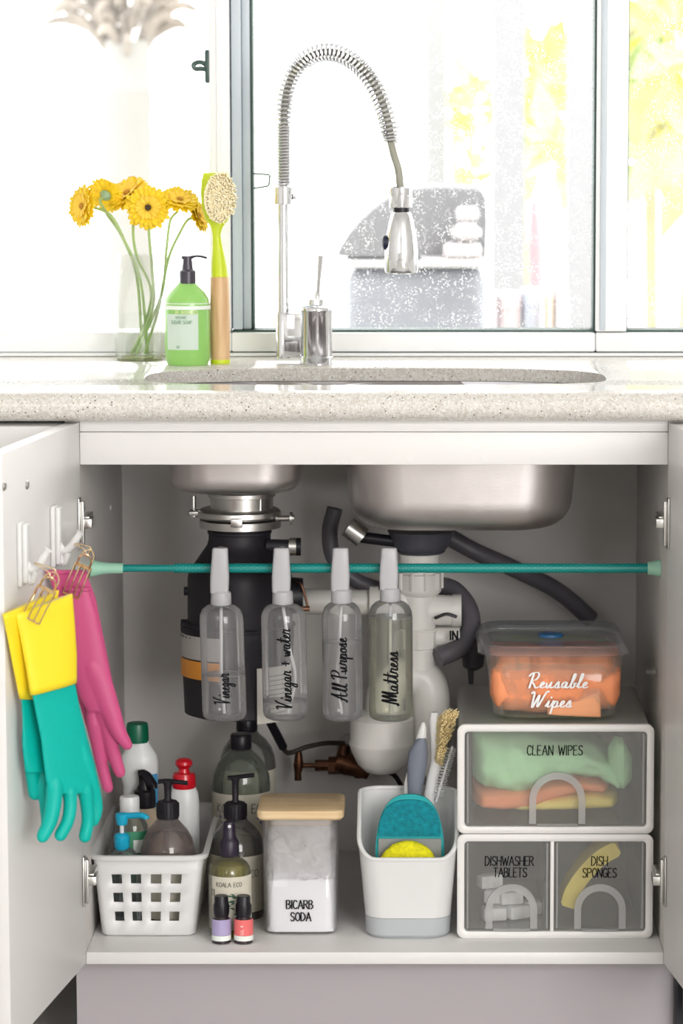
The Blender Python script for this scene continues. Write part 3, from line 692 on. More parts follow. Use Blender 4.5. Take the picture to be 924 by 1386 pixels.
# low white shelf with boxes right of the barbecue
YL = mat('sunlit_yellow_leaf', (.80, .76, .22), .6, var=.25, vscale=3); GL = mat('pale_green_leaf', (.55, .66, .36), .6, var=.3, vscale=3)
def shrub(u0, u1, v0, v1, y, n, label, sz, m=(YL, GL), seed=1, trunk=True):
    random.seed(seed)
    c = A((u0+u1)/2, 400, y); r = root('garden_shrub', (c.x, y, 0), label, 'shrub', None)
    for mi, mm in enumerate(m):
        bm = B()
        for k in range(n):
            u, v = random.uniform(u0, u1), random.uniform(v0, v1); yy = y+random.uniform(-.35, .35)
            p = A(u, v, yy); d = V(random.uniform(-1, 1), random.uniform(-.6, .6), random.uniform(-.7, 1)).normalized(); l = sz*random.uniform(.6, 1.3)
            s_d = d.cross(V(0, 1, .2)).normalized()*l*.22; up = d.cross(s_d).normalized()*l*.05
            a, b, c_, e = p, p+d*l*.45+s_d, p+d*l, p+d*l*.45-s_d
            vs = [bm.verts.new(x) for x in (a, b+up, c_, e+up, p+d*l*.45-up)]
            bm.faces.new((vs[0], vs[1], vs[4])); bm.faces.new((vs[1], vs[2], vs[4])); bm.faces.new((vs[2], vs[3], vs[4])); bm.faces.new((vs[3], vs[0], vs[4]))
        obj('foliage', bm, mm, r, kind='stuff', smooth=False)
    if trunk:
        bm = B()
        for k in range(6):
            a = random.uniform(-.3, .3); top = A(random.uniform(u0, u1), random.uniform(v0, v1), y)
            tube(bm, spline([V(c.x+a*.3, y, 0), V(c.x+a, y, 1.2), top], 5), .012, 6)
        obj('stems', bm, mat('pale_stem', (.45, .4, .25), .7), r)
shrub(712, 770, 60, 250, 5.9, 34, 'yellow-green shrub between the two right veranda posts', .16, seed=3)
shrub(615, 660, 100, 250, 6.5, 9, 'sparse pale shrub left of the middle veranda post', .12, seed=5)
shrub(850, 935, -20, 275, 4.7, 45, 'yellow-leaved shrub outside the right window', .2, seed=9)
# folded parasol and red cloth between the posts
py_ = 3.3
pr = root('folded_parasol', (A(752, 440, py_).x, py_, 0), 'folded grey parasol leaning between veranda posts', 'parasol')
R_ = []
for v, u0, u1 in ((470, 742, 770), (420, 738, 768), (330, 733, 763), (260, 727, 755), (232, 728, 740), (226, 730, 733)):
    a, b = A(u0, v, py_), A(u1, v, py_); c = (a+b)/2; h = (b-a).length/2
    R_.append([V(c.x+h*math.cos(2*PI*t/40)*(1+.12*math.cos(2*PI*t/40*8)), py_+h*math.sin(2*PI*t/40)*(1+.12*math.cos(2*PI*t/40*8)), c.z) for t in range(40)])
bm = B(); rings(bm, R_); fixn(bm); obj('canopy', bm, mat('parasol_grey', (.5, .49, .48), .8), pr)
bm = B(); tube(bm, [V(A(756, 440, py_).x, py_, 0), A(756, 440, py_)], .02, 10); obj('pole', bm, mat('post_white_0', (.30, .30, .31), .6), pr)
bm = B(); R_ = []
for v, u0, u1 in ((385, 716, 734), (340, 714, 737), (300, 716, 733), (272, 718, 726)):
    a, b = A(u0, v, 3.6), A(u1, v, 3.6); c = (a+b)/2; h = (b-a).length/2
    R_.append([V(c.x+h*math.cos(2*PI*t/24), 3.6+.5*h*math.sin(2*PI*t/24)*(1+.3*math.cos(10*PI*t/24)), c.z) for t in range(24)])
rings(bm, R_); fixn(bm); tube(bm, [V(A(725, 400, 3.6).x, 3.6, 0), A(725, 385, 3.6)], .012, 8)
obj('red_garden_flag', bm, mat('faded_red', (.62, .30, .32), .8), None, 'faded red cloth on a stake left of the folded parasol', 'cloth', loc=(A(725, 400, 3.6).x, 3.6, 0))
def crate(u0, u1, vt, y, d, col, label, nm='storage_tub'):
    a, b = A(u0, 440, y).x, A(u1, 440, y).x; zt_ = A(0, vt, y).z
    r = root(nm, ((a+b)/2, y, 0), label, 'tub')
    bm = B(); rrings(bm, (a+b)/2, y+d/2, [(0.0, (b-a)/2*.8, d/2*.8, min(.04, (b-a)*.3)), (zt_-.03, (b-a)/2*.96, d/2*.96, min(.05, (b-a)*.4))], cap1=True); obj('tub_body', bm, mat(nm+'_%d' % int(u0), col, .6), r)
    bm = B(); rrings(bm, (a+b)/2, y+d/2, [(zt_-.03, (b-a)/2, d/2, min(.05, (b-a)*.4, d*.4)), (zt_, (b-a)/2, d/2, min(.05, (b-a)*.4, d*.4))]); obj('lid', bm, mat(nm+'_%d' % int(u0)), r)
crate(672, 705, 400, 3.0, .2, (.85, .72, .72), 'pale pink tub outside just right of the barbecue')
crate(708, 734, 395, 3.0, .2, (.70, .76, .85), 'pale blue tub outside under the red cloth')
crate(737, 748, 400, 2.9, .1, (.85, .60, .45), 'narrow orange-pink tub outside left of the grey one')
crate(750, 766, 388, 2.9, .12, (.6, .6, .62), 'narrow dark grey tub outside under the folded parasol')
# pale palm trunk on the left
ty = 5.5
tr = root('palm_tree', (A(172, 300, ty).x, ty, 0), 'pale palm trunk with dry fronds outside the left window', 'tree')
bm = B(); p = A(172, 180, ty); R_ = []
for k in range(15):
    z = A(0, lerp(440, 55, k/14), ty).z if k else 0; h = (33 if k < 13 else 30)*S(ty, 1.5)*(1+.05*(k % 2)); R_.append([V(p.x+h*math.cos(2*PI*t/24), ty+h*math.sin(2*PI*t/24), z) for t in range(24)])
rings(bm, R_); obj('trunk', bm, mat('pale_trunk', (.32, .31, .29), .8, var=.05, vscale=8), tr)
random.seed(12)
bm = B()
for k in range(46):
    a = random.uniform(0, 2*PI); el = random.uniform(.2, 1.1); l = random.uniform(.12, .3); b0 = V(p.x, ty, A(0, 60, ty).z)+V(math.cos(a)*.06, math.sin(a)*.06, random.uniform(-.03, .12))
    d = V(math.cos(a)*math.cos(el), math.sin(a)*math.cos(el), math.sin(el)); P_ = [b0, b0+d*l*.6, b0+d*l+V(0, 0, -.05)]
    tube(bm, spline(P_, 3), [.012, .012, .014, .016, .014, .01, .003], 5)
obj('dry_fronds', bm, mat('dry_frond', (.30, .26, .22), .8, var=.4, vscale=12), tr, kind='stuff')
random.seed(5)

# ================================================================== UNDER THE SINK: WASTE DISPOSER
dy = .245
dc = A(326, 800, dy)
dis = root('waste_disposer', (dc.x, dy, A(0, 968, dy).z), 'black waste disposer hanging from the small sink bowl', 'waste disposer')
bm = B(); lpx(bm, 327, dy, [(690, 42), (672, 43), (671, 46), (666, 46)], seg=40); obj('steel_neck', bm, ZINC, dis)
bm = B(); lpx(bm, 324, dy, [(700, 40), (700, 54), (697, 57), (691, 56), (688, 52), (687, 44)], seg=48)
for u, yy in ((262, .02), (352, -.03), (320, .05)):
    p = A(u, 693, dy+yy); tube(bm, [p+V(0, 0, .022), p+V(0, 0, .0)], .0035, 10); tube(bm, [p, p-V(0, 0, .006)], .008, 14)
p = A(264, 693, dy+.01); box(bm, p.x-.008, p.x+.02, dy-.005, dy+.02, p.z-.004, p.z+.003, .002)
obj('mounting_ring', bm, ZINC, dis)
bm = B(); lpx(bm, 325, dy, [(714, 50), (713, 55), (703, 55), (702, 50)], seg=48)
p = A(320, 708, dy-.056); box(bm, p.x-.008, p.x+.008, p.y-.003, p.y+.006, p.z-.006, p.z+.006, .0015)
p = A(374, 702, dy-.02); q = p+V(.018, -.004, .001); tube(bm, [p, q], .004, 10); tube(bm, [q, q+V(.004, 0, 0)], .0085, 16); tube(bm, [q+V(.0042, 0, 0), q+V(.006, 0, 0)], .005, 12)
obj('clamp_band', bm, ZINC, dis)
bm = B(); lpx(bm, 325, dy, [(850, 71), (785, 71), (776, 70), (770, 67), (744, 49), (737, 44), (733, 43), (730, 42), (722, 42), (721, 43.5), (718, 43.5), (717, 42), (714, 42)], seg=48); obj('upper_housing', bm, BLKM, dis)
bm = B(); lpx(bm, 322, dy, [(966, 60), (962, 72), (868, 76), (856, 77), (848, 76), (840, 71)], seg=48)
for k in range(3): lpx(bm, 322, dy, [(846+k*0, 78), (844, 78)], seg=48)
tube(bm, [A(252, 846, dy-.01), A(245, 846, dy-.01)], .008, 10); tube(bm, [A(258, 800, dy-.01), A(249, 800, dy-.01)], .006, 10)
obj('motor_housing', bm, BLKM, dis)
bx = A(322, 880, dy); rD = 74.5*S(dy, .5)
bm = B(); wrap(bm, bx.x, dy, rD, A(0, 884, dy).z, A(0, 853, dy).z, -88, -12, .0028); obj('grey_label', bm, mat('label_grey', (.42, .40, .38), .45), dis)
bm = B(); wrap(bm, bx.x, dy, rD, A(0, 910, dy).z, A(0, 886, dy).z, -88, -12, .0028); obj('orange_label', bm, mat('label_orange', (.72, .28, .03), .4), dis)
bm = B(); wrap(bm, bx.x, dy, rD, A(0, 967, dy).z, A(0, 893, dy).z, 22, 72, .0028); lb = obj('spec_label', bm, mat('label_spec', (.62, .60, .55), .5), dis)
bm = B()
for k in range(9):
    wrap(bm, bx.x, dy, rD, A(0, 905+k*6.2, dy).z-.0006, A(0, 905+k*6.2, dy).z+.0006, 30, 48+10*random.random(), .0032)
obj('print_lines', bm, mat('grey_print', (.25, .25, .25), .6), lb, kind='stuff')
bm = B(); tube(bm, [A(360, 739, dy-.02), A(404, 740, dy-.02)], [.0095, .0095], 20); obj('inlet_stub', bm, BLKM, dis)
bm = B(); tube(bm, [A(391, 740, dy-.02), A(401, 740, dy-.02)], .0118, 24); tube(bm, [A(401, 740, dy-.02), A(407, 740, dy-.02)], .0122, 24, mi=1)
for k in range(4): tube(bm, [A(392+k*2.4, 740, dy-.02), A(393+k*2.4, 740, dy-.02)], .0124, 24)
obj('inlet_clamp', bm, [ZINC, BLK], dis)
bm = B(); tube(bm, [A(385, 806, dy), A(410, 806, dy)], [.026, .024], 24); obj('outlet_elbow', bm, BLK, dis)
bm = B(); tube(bm, spline([A(408, 822, dy-.03), A(416, 824, dy-.03), A(414, 812, dy-.03), A(408, 792, dy-.03), A(401, 789, dy-.02)], 5), .0018, 8); tube(bm, [A(410, 824, dy-.032), A(419, 824, dy-.032)], .0035, 10); obj('wire_clip', bm, mat('copper_tone', (.4, .22, .15), .3, 1), dis)

# ---- waste pipes of the large bowl
py = .30
pp = root('waste_pipe', (A(566, 1040, py).x, py, A(0, 1040, py).z), 'off-white plastic waste pipe with round trap under the large bowl', 'pipe')
bm = B(); lpx(bm, 570, py, [(746, 31), (743, 33), (738, 38), (730, 40), (722, 44), (718, 46)], seg=40); lpx(bm, 570, py, [(748, 31), (745, 33)], seg=40); obj('strainer_flange', bm, mat('dark_flange', (.07, .07, .09), .35), pp)
bm = B(); lpx(bm, 567, py, [(806, 24), (800, 30), (797, 30.5), (776, 30), (775, 27), (749, 28)], seg=40)
for k in range(10):
    a = 2*PI*k/10; c = A(567, 786, py); q = c+V(math.cos(a)*.031, math.sin(a)*.031, 0); tube(bm, [q+V(0, 0, .013), q-V(0, 0, .010)], .003, 6)
obj('top_nut', bm, WPIPE, pp)
bm = B(); lpx(bm, 566, py, [(905, 23), (850, 23), (840, 24.5), (800, 24.5)], seg=36); obj('tail_pipe', bm, WPIPE, pp)
bm = B(); lpx(bm, 566, py, [(877, 27), (875, 29), (852, 29), (850, 27)], seg=8); lpx(bm, 566, py, [(880, 26), (849, 26)], seg=30); obj('slip_nut', bm, WPIPE, pp)
bm = B(); tube(bm, spline([A(520, 975, py), A(522, 940, py), A(540, 918, py), A(560, 915, py), A(576, 922, py), A(583, 945, py), A(583, 1000, py), A(583, 1045, py)], 8), .0262, 26); obj('trap_bend', bm, WPIPE, pp)
bm = B(); lpx(bm, 517, py-.01, [(1048, 8), (1044, 22), (1034, 33), (1020, 40), (1010, 43.5), (1007, 45), (1004, 45), (1001, 43), (972, 43), (966, 38), (962, 27)], seg=44); obj('trap_cup', bm, WPIPE, pp)
bm = B(); tube(bm, [A(408, 814, .27), A(480, 815, .28), A(560, 816, py)], .0175, 26); tube(bm, [A(500, 815, .28), A(512, 815, .28)], .022, 26); obj('cross_pipe', bm, WPIPE, pp)
bm = B(); tube(bm, [A(575, 825, py), A(612, 826, py)], .021, 26); tube(bm, [A(612, 826, py), A(624, 826, py)], .0225, 26)
tube(bm, [A(575, 863, py), A(622, 862, py)], .014, 20); obj('side_inlet', bm, WPIPE, pp)
bm = B(); p = A(604, 835, py-.026); tube(bm, spline([p+V(-.016, 0, -.002), p+V(0, -.001, .004), p+V(.014, 0, 0)], 5), .0022, 6); obj('black_seal', bm, BLK, pp)
bm = B(); write(bm, 'IN', CAPS, flatmap(A(614, 866, py-.0335)), .012, .2, wd=.2, contrast=0, smooth=False); obj('lettering', bm, INK, pp)
def hose(name, pts, r, label, m=HOSE, seg=14, cat='hose'):
    P = spline([A(*p) for p in pts], 8); bm = B(); tube(bm, P, r, seg)
    return obj(name, bm, m, None, label, cat, loc=P[0])
hose('drain_hose', [(453, 688, .42), (446, 720, .42), (452, 755, .42), (480, 785, .42), (520, 800, .42), (556, 808, .42)], .0115, 'dark grey hose curving behind the large bowl left of the waste pipe')
hose('drain_hose', [(600, 722, .45), (640, 745, .45), (700, 772, .47), (755, 800, .5), (800, 838, .52)], .0125, 'dark grey hose running diagonally down right across the back panel')
hose('drain_hose', [(592, 792, .36), (615, 800, .35), (634, 825, .33), (636, 852, .31), (622, 876, .29), (592, 890, .275)], .0135, 'dark grey hose looping right around the waste pipe inlet')
vk = root('pipe_coupling', A(638, 915, .4), 'dark coupling with a nub right of the waste pipe', 'coupling')
bm = B(); lpx(bm, 640, .4, [(907, 6), (902, 14), (885, 16), (872, 14), (866, 8)], seg=20); obj('coupling_body', bm, HOSE, vk)
bm = B(); tube(bm, [A(637, 905, .4), A(637, 926, .4)], [.005, .0035], 10); obj('nub', bm, HOSE, vk)
ov = root('overflow_fitting', A(480, 722, .3), 'silver overflow nut at lower left of the large bowl', 'fitting')
bm = B(); tube(bm, [A(470, 713, .3), A(490, 728, .3)], .015, 20); obj('silver_nut', bm, ZINC, ov)
bm = B(); tube(bm, [A(488, 727, .3), A(536, 733, .3)], .008, 14); obj('black_tube', bm, BLK, ov)

# ---- brass stop valve and its pipe
vy_ = .50
vv = root('stop_valve', A(450, 1035, vy_), 'tarnished brass stop valve on the back panel behind the white trap', 'valve')
bm = B(); tube(bm, [A(408, 1036, vy_), A(433, 1036, vy_)], .0035, 12); tube(bm, [A(426, 1036, vy_), A(446, 1036, vy_)], .0085, 8); tube(bm, [A(444, 1036, vy_), A(462, 1036, vy_)], .013, 6)
tube(bm, [A(455, 1030, vy_), A(470, 1034, vy_), A(488, 1040, vy_), A(500, 1046, vy_)], [.016, .017, .014, .011], 16); tube(bm, [A(487, 1038, vy_), A(487, 1052, vy_)], .009, 12)
tube(bm, [A(464, 1030, vy_), A(466, 1008, vy_)], [.012, .008], 14); tube(bm, [A(470, 1032, vy_), V(A(470, 1032, vy_).x, .585, A(470, 1032, vy_).z)], .011, 14)
obj('valve_body', bm, BRASS, vv)
bm = B(); tube(bm, [A(404, 1017, vy_), A(404, 1026, vy_), A(404, 1036, vy_), A(403, 1046, vy_), A(403, 1056, vy_)], [.0045, .006, .0075, .005, .0055], 12); obj('tee_handle', bm, BRASS, vv)
hose('supply_pipe', [(466, 1006, .5), (440, 1006, .49), (415, 1011, .48), (392, 1019, .47), (384, 1014, .46), (376, 998, .44), (365, 975, .42), (352, 968, .40), (330, 968, .36)], .0036, 'thin dark pipe bending from the brass valve up to the disposer', DARKM, 10, 'pipe')
bm = B(); tube(bm, [A(383, 1011, .4575), A(366, 978, .4215)], .0066, 10); obj('pipe_sleeve', bm, BLK, None, 'black sleeve on the thin bent pipe left of the valve', 'sleeve', loc=A(383, 1011, .4575))
hose('cable_loop', [(456, 1022, .55), (458, 1002, .55), (470, 994, .55), (486, 996, .55), (500, 1010, .55)], .0012, 'thin wire loop above the brass valve', ZINC, 6, 'cable')
hose('cable', [(522, 1044, .45), (533, 1049, .45), (542, 1062, .45), (552, 1085, .45)], .0035, 'short dark cable behind the white caddy', BLK, 8, 'cable')

# ---- tension rod
ry = .115
p0, p1 = A(144, 768.5, ry), A(876, 769.5, ry); rodz = (p0.z+p1.z)/2
m, nt, N, L_, p = new_mat('dotted_teal_rod')
tc = N.new('ShaderNodeTexCoord'); sp = N.new('ShaderNodeSeparateXYZ'); L_.new(tc.outputs['Object'], sp.inputs[0])
def mth(op, a, b=None):
    n = N.new('ShaderNodeMath'); n.operation = op
    for i, q in enumerate((a, b)):
        if q is None: continue
        if isinstance(q, (int, float)): n.inputs[i].default_value = q
        else: L_.new(q, n.inputs[i])
    return n.outputs[0]
ang_ = mth('MULTIPLY', mth('ARCTAN2', sp.outputs[1], sp.outputs[2]), 7.0)
xx = mth('MULTIPLY', sp.outputs[0], 2*PI/.0085)
dot = mth('GREATER_THAN', mth('ADD', mth('SINE', mth('ADD', xx, ang_)), mth('SINE', mth('SUBTRACT', xx, ang_))), 1.45)
mx = N.new('ShaderNodeMix'); mx.data_type = 'RGBA'; L_.new(dot, mx.inputs[0]); mx.inputs[6].default_value = (0, .235, .215, 1); mx.inputs[7].default_value = (.03, .38, .35, 1)
L_.new(mx.outputs[2], p.inputs['Base Color']); p.inputs['Roughness'].default_value = .35; ROD = m
MINT = mat('mint_rubber', (.36, .66, .50), .5, sss=.1)
rod = root('tension_rod', (0, ry, rodz), 'teal dotted tension rod with mint end caps spanning the cabinet', 'rod')
xm = A(236, 769, ry).x
bm = B(); tube(bm, [V(p0.x-.004, ry, rodz), V(xm, ry, rodz)], .0048, 24); obj('inner_tube', bm, ROD, rod)
bm = B(); tube(bm, [V(xm, ry, rodz), V(p1.x+.004, ry, rodz)], .0062, 24); obj('outer_tube', bm, ROD, rod)
bm = B(); tube(bm, [V(-HW+.0003, ry, rodz), V(-HW+.004, ry, rodz), V(-HW+.012, ry, rodz), V(-HW+.022, ry, rodz), V(p0.x+.022, ry, rodz)], [.0112, .0112, .009, .0075, .0068], 28); obj('end_cap', bm, MINT, rod)
bm = B(); tube(bm, [V(HW-.0003, ry, rodz), V(HW-.004, ry, rodz), V(HW-.01, ry, rodz), V(p1.x, ry, rodz)], [.0112, .0108, .009, .0085], 28); obj('end_cap', bm, MINT, rod)

# ---- four hanging spray bottles
def spray(uh, ub0, ub1, ubb0, ubb1, vsh, vbot, level, text, tu, tv, tsize, txs, label, tint=(.97, .97, .97), dip=0, vhead=741):
    y = ry-.0205
    cu = (ub0+ub1)/2; s = S(y, .6); hw = (ub1-ub0)/2
    c0 = A(cu, vsh, y); cb = A((ubb0+ubb1)/2, vbot, y); r = root('spray_bottle', (A(uh, 770, y).x, y, A(uh, 770, y).z), label, 'bottle', 'clear spray bottles hanging on the rod')
    prof = [(0, .70), (.012, .86), (.035, .97), (.07, 1), (.84, 1), (.895, .97), (.94, .86), (.97, .68), (.985, .46), (1., .36)]
    def rg(t, k, inset=0):
        p = lerp(cb, c0, t); rr = max(hw*s*k-inset, 1e-4); return [V(p.x+rr*math.cos(2*PI*i/40), y+.86*rr*math.sin(2*PI*i/40), p.z) for i in range(40)]
    bm = B(); rings(bm, [rg(t, k) for t, k in prof]); obj('bottle_body', bm, PET, r)
    tl = (vbot-level)/(vbot-vsh)
    lp = [(t, k) for t, k in prof if t < tl and t > 0]; kk = interp(prof, tl)
    bm = B(); rings(bm, [rg(.006, .68, .001)]+[rg(t, k, .001) for t, k in lp]+[rg(tl, kk, .001)])
    obj('liquid', bm, clear('liquid_%s' % text[:2].strip(), tint, .03, (.55, .56, .56), .35, .04, edge=.25), r)
    bm = B(); tube(bm, rg(tl, kk, .0012), .0006, 6, closed=True); rings(bm, [rg(tl-.002, kk, .0014), rg(tl-.001, kk, .0014)]); obj('liquid_surface', bm, clear('meniscus_glint', (.95, .95, .95), .3, (.85, .85, .87), .6, .05), r)  # whitish ring and disc paint the bright line at the liquid level
    # sprayer: collar, tall nozzle and trigger hooked over the rod
    zc0, zc1, zn = A(0, vsh+4, y).z, A(0, vsh-13, y).z, A(0, vhead, y).z
    x1 = A(uh, 741, y).x
    bm = B(); rings(bm, [[V(c0.x+rr*math.cos(2*PI*i/28), y+rr*math.sin(2*PI*i/28), z) for i in range(28)] for z, rr in ((zc0, .0128), (zc0+.002, .0138), (zc1, .0132), (zc1+.002, .011))])
    hd = []
    for t, hx, hy, dy_ in ((0, .0118, .0115, 0), (.15, .0122, .012, 0), (.35, .0124, .0115, -.001), (.6, .0115, .0105, -.0025), (.85, .0106, .0092, -.003), (.97, .0102, .0088, -.003), (1, .009, .0075, -.003)):
        xx_ = lerp(c0.x-.002, x1, t**.8); hd.append([q+V(0, 0, 0) for q in rrect(xx_, y+dy_, hx, hy*.8, .004, lerp(zc1, zn, t), 3)])
    rings(bm, hd)
    tr_ = [V(x1, y+.003, zn-.006), V(x1, ry-.004, zn-.003), V(x1, ry+.010, zn-.010), V(x1, ry+.0135, rodz-.002), V(x1, ry+.012, rodz-.024)]
    P_ = spline(tr_, 4); R_ = [[p_+V(.0055*math.cos(a), .0028*math.sin(a) if i > 3 else 0, 0 if i > 3 else .0028*math.sin(a)) for a in [2*PI*k/10 for k in range(10)]] for i, p_ in enumerate(P_)]
    rings(bm, R_)
    obj('sprayer_head', bm, FROST, r)
    bm = B(); P_ = [V(c0.x, y, zc0), V(c0.x+dip*.5, y, lerp(cb.z, c0.z, .62)), V(c0.x+dip, y, lerp(cb.z, c0.z, .35)), V(lerp(cb.x, c0.x, .1)+dip*.2, y, cb.z+.008)]; tube(bm, spline(P_, 8), .0022, 8); obj('dip_tube', bm, mat('milky_tube', (.62, .62, .62), .4), r)
    # vertical script reading upwards, wrapped on the bottle
    tr0 = A(tu, tv, y); rr = hw*s
    def fn(a, b):
        ang = ((tr0.x-c0.x)-b)/rr; px = lerp(cb.x, c0.x, (tr0.z+a-cb.z)/(c0.z-cb.z)); ang = max(-1.4, min(1.4, ang))
        return V(px+(rr+.0004)*math.sin(ang), y-(rr*.86+.0004)*math.cos(ang), tr0.z+a)
    bm = B(); write(bm, text, CURS, fn, tsize, .0, .12, wd=.105, contrast=.5, align=0, xs=txs); obj('lettering', bm, INK, r)
spray(298, 269, 329, 274, 334, 815, 974, 912, 'Vinegar', 309, 950, .0205, .72, 'clear spray bottle half full, lettered Vinegar, leftmost on the rod')
spray(381, 352, 413, 357, 416, 814, 973, 948, 'Vinegar + water', 393, 957, .0205, .90, 'clear spray bottle nearly empty, lettered Vinegar + water', dip=.016)
spray(461, 435, 489, 437, 491, 812, 974, 868, 'All Purpose', 469, 946, .0205, .98, 'clear spray bottle lettered All Purpose, third on the rod', dip=-.006)
spray(526.5, 498, 558, 499, 559, 810, 974, 834, 'Mattress', 538, 950, .0225, .96, 'full spray bottle of faintly yellow liquid lettered Mattress', tint=(.90, .91, .80))

# ================================================================== LEFT DOOR: HOOKS, CLIPS, GLOVES
def hook(u, vt, vb, label, u2):
    s0, zt_ = don(-1, u, vt); _, zb_ = don(-1, u, vb)
    g = root('adhesive_hook', dpt(-1, s0, 0, (zt_+zb_)/2), label, 'hook', 'white hooks on the left door')
    bm = B(); dbox(bm, -1, s0-.012, s0+.012, 0, .006, zb_, zt_, .0025, 3); dbox(bm, -1, s0-.009, s0+.009, .006, .012, zb_+.004, zt_-.002, .002, 3); obj('hook_plate', bm, WPL, g)
    zz = zb_+.030
    P_ = [dpt(-1, s0, .006, zz), dpt(-1, s0, .014, zz-.010), dpt(-1, s0, .024, zz-.004), dpt(-1, s0, .032, zz+.008), dpt(-1, s0, .036, zz+.014)]
    bm = B(); tube(bm, spline(P_, 5), [.0055]*5+[.0048]*10+[.0042]*4+[.005]*2, 12); tube(bm, spline([dpt(-1, s0, .006, zz-.004), dpt(-1, s0, .014, zz-.026), dpt(-1, s0, .02, zz-.012)], 4), .004, 10); obj('hook_arm', bm, WPL, g)
    return s0, zz
h1 = hook(25, 706, 794, 'white adhesive hook nearer the door edge, holding the yellow gloves', 0)
h2 = hook(70, 684, 768, 'white adhesive hook nearer the hinge, holding the pink gloves', 0)
def clip(y, top, bot, wdt, label, hang):
    """wire peg: two sprung wire loops closing on the cuff"""
    t, b = A(*top, y), A(*bot, y); g = root('wire_clip', t, label, 'clip', 'gold wire clips holding the gloves')
    ax = (b-t).normalized(); sd_ = V(ax.z, 0, -ax.x); w_ = wdt*.5; ln = (b-t).length
    for nm, dy_ in (('front_wire', -.016), ('back_wire', .022)):
        bm = B()
        for k, f in enumerate((-1, -.33, .33, 1)):
            p_ = t+sd_*(w_*f); tube(bm, [p_+ax*(.28*ln)+V(0, dy_*.3, 0), p_+ax*(.62*ln)+V(0, dy_*1.5, 0), p_+ax*ln+V(0, dy_*1.15, 0)], .0009, 6)
        tube(bm, [t+sd_*w_+ax*ln+V(0, dy_*1.15, 0), t-sd_*w_+ax*ln+V(0, dy_*1.15, 0)], .0011, 6)
        tube(bm, [t+sd_*w_+ax*(.28*ln)+V(0, dy_*.3, 0), t-sd_*w_+ax*(.28*ln)+V(0, dy_*.3, 0)], .0011, 6)
        lp = [t-sd_*(w_*.8)+ax*(.3*ln), t-sd_*(w_*.75)+ax*(.05*ln)+V(0, dy_*.8, 0), t-ax*(.08*ln)+V(0, dy_*1.1, 0), t+sd_*(w_*.75)+ax*(.05*ln)+V(0, dy_*.8, 0), t+sd_*(w_*.8)+ax*(.3*ln)]
        tube(bm, spline(lp, 5), .0010, 6)
        obj(nm, bm, GOLD, g)
    bm = B(); P_ = [t+ax*(.05*ln), t+V(-.004, 0, .008), Vector(hang), t+V(.004, 0, .01), t+ax*(.05*ln)]; tube(bm, spline(P_, 5), .0009, 6); obj('hanging_loop', bm, GOLD, g)
yg, yp = dpt(-1, h1[0], .03, .6).y, dpt(-1, h2[0], .03, .6).y
clip(-.366, (70, 783), (44, 836), .022, 'gold wire clip gripping the yellow cuffs on the nearer hook', dpt(-1, h1[0], .018, h1[1]-.002))
clip(-.186, (118, 752), (98, 803), .020, 'gold wire clip gripping the pink cuffs beside the hinge', dpt(-1, h2[0], .026, h2[1]))

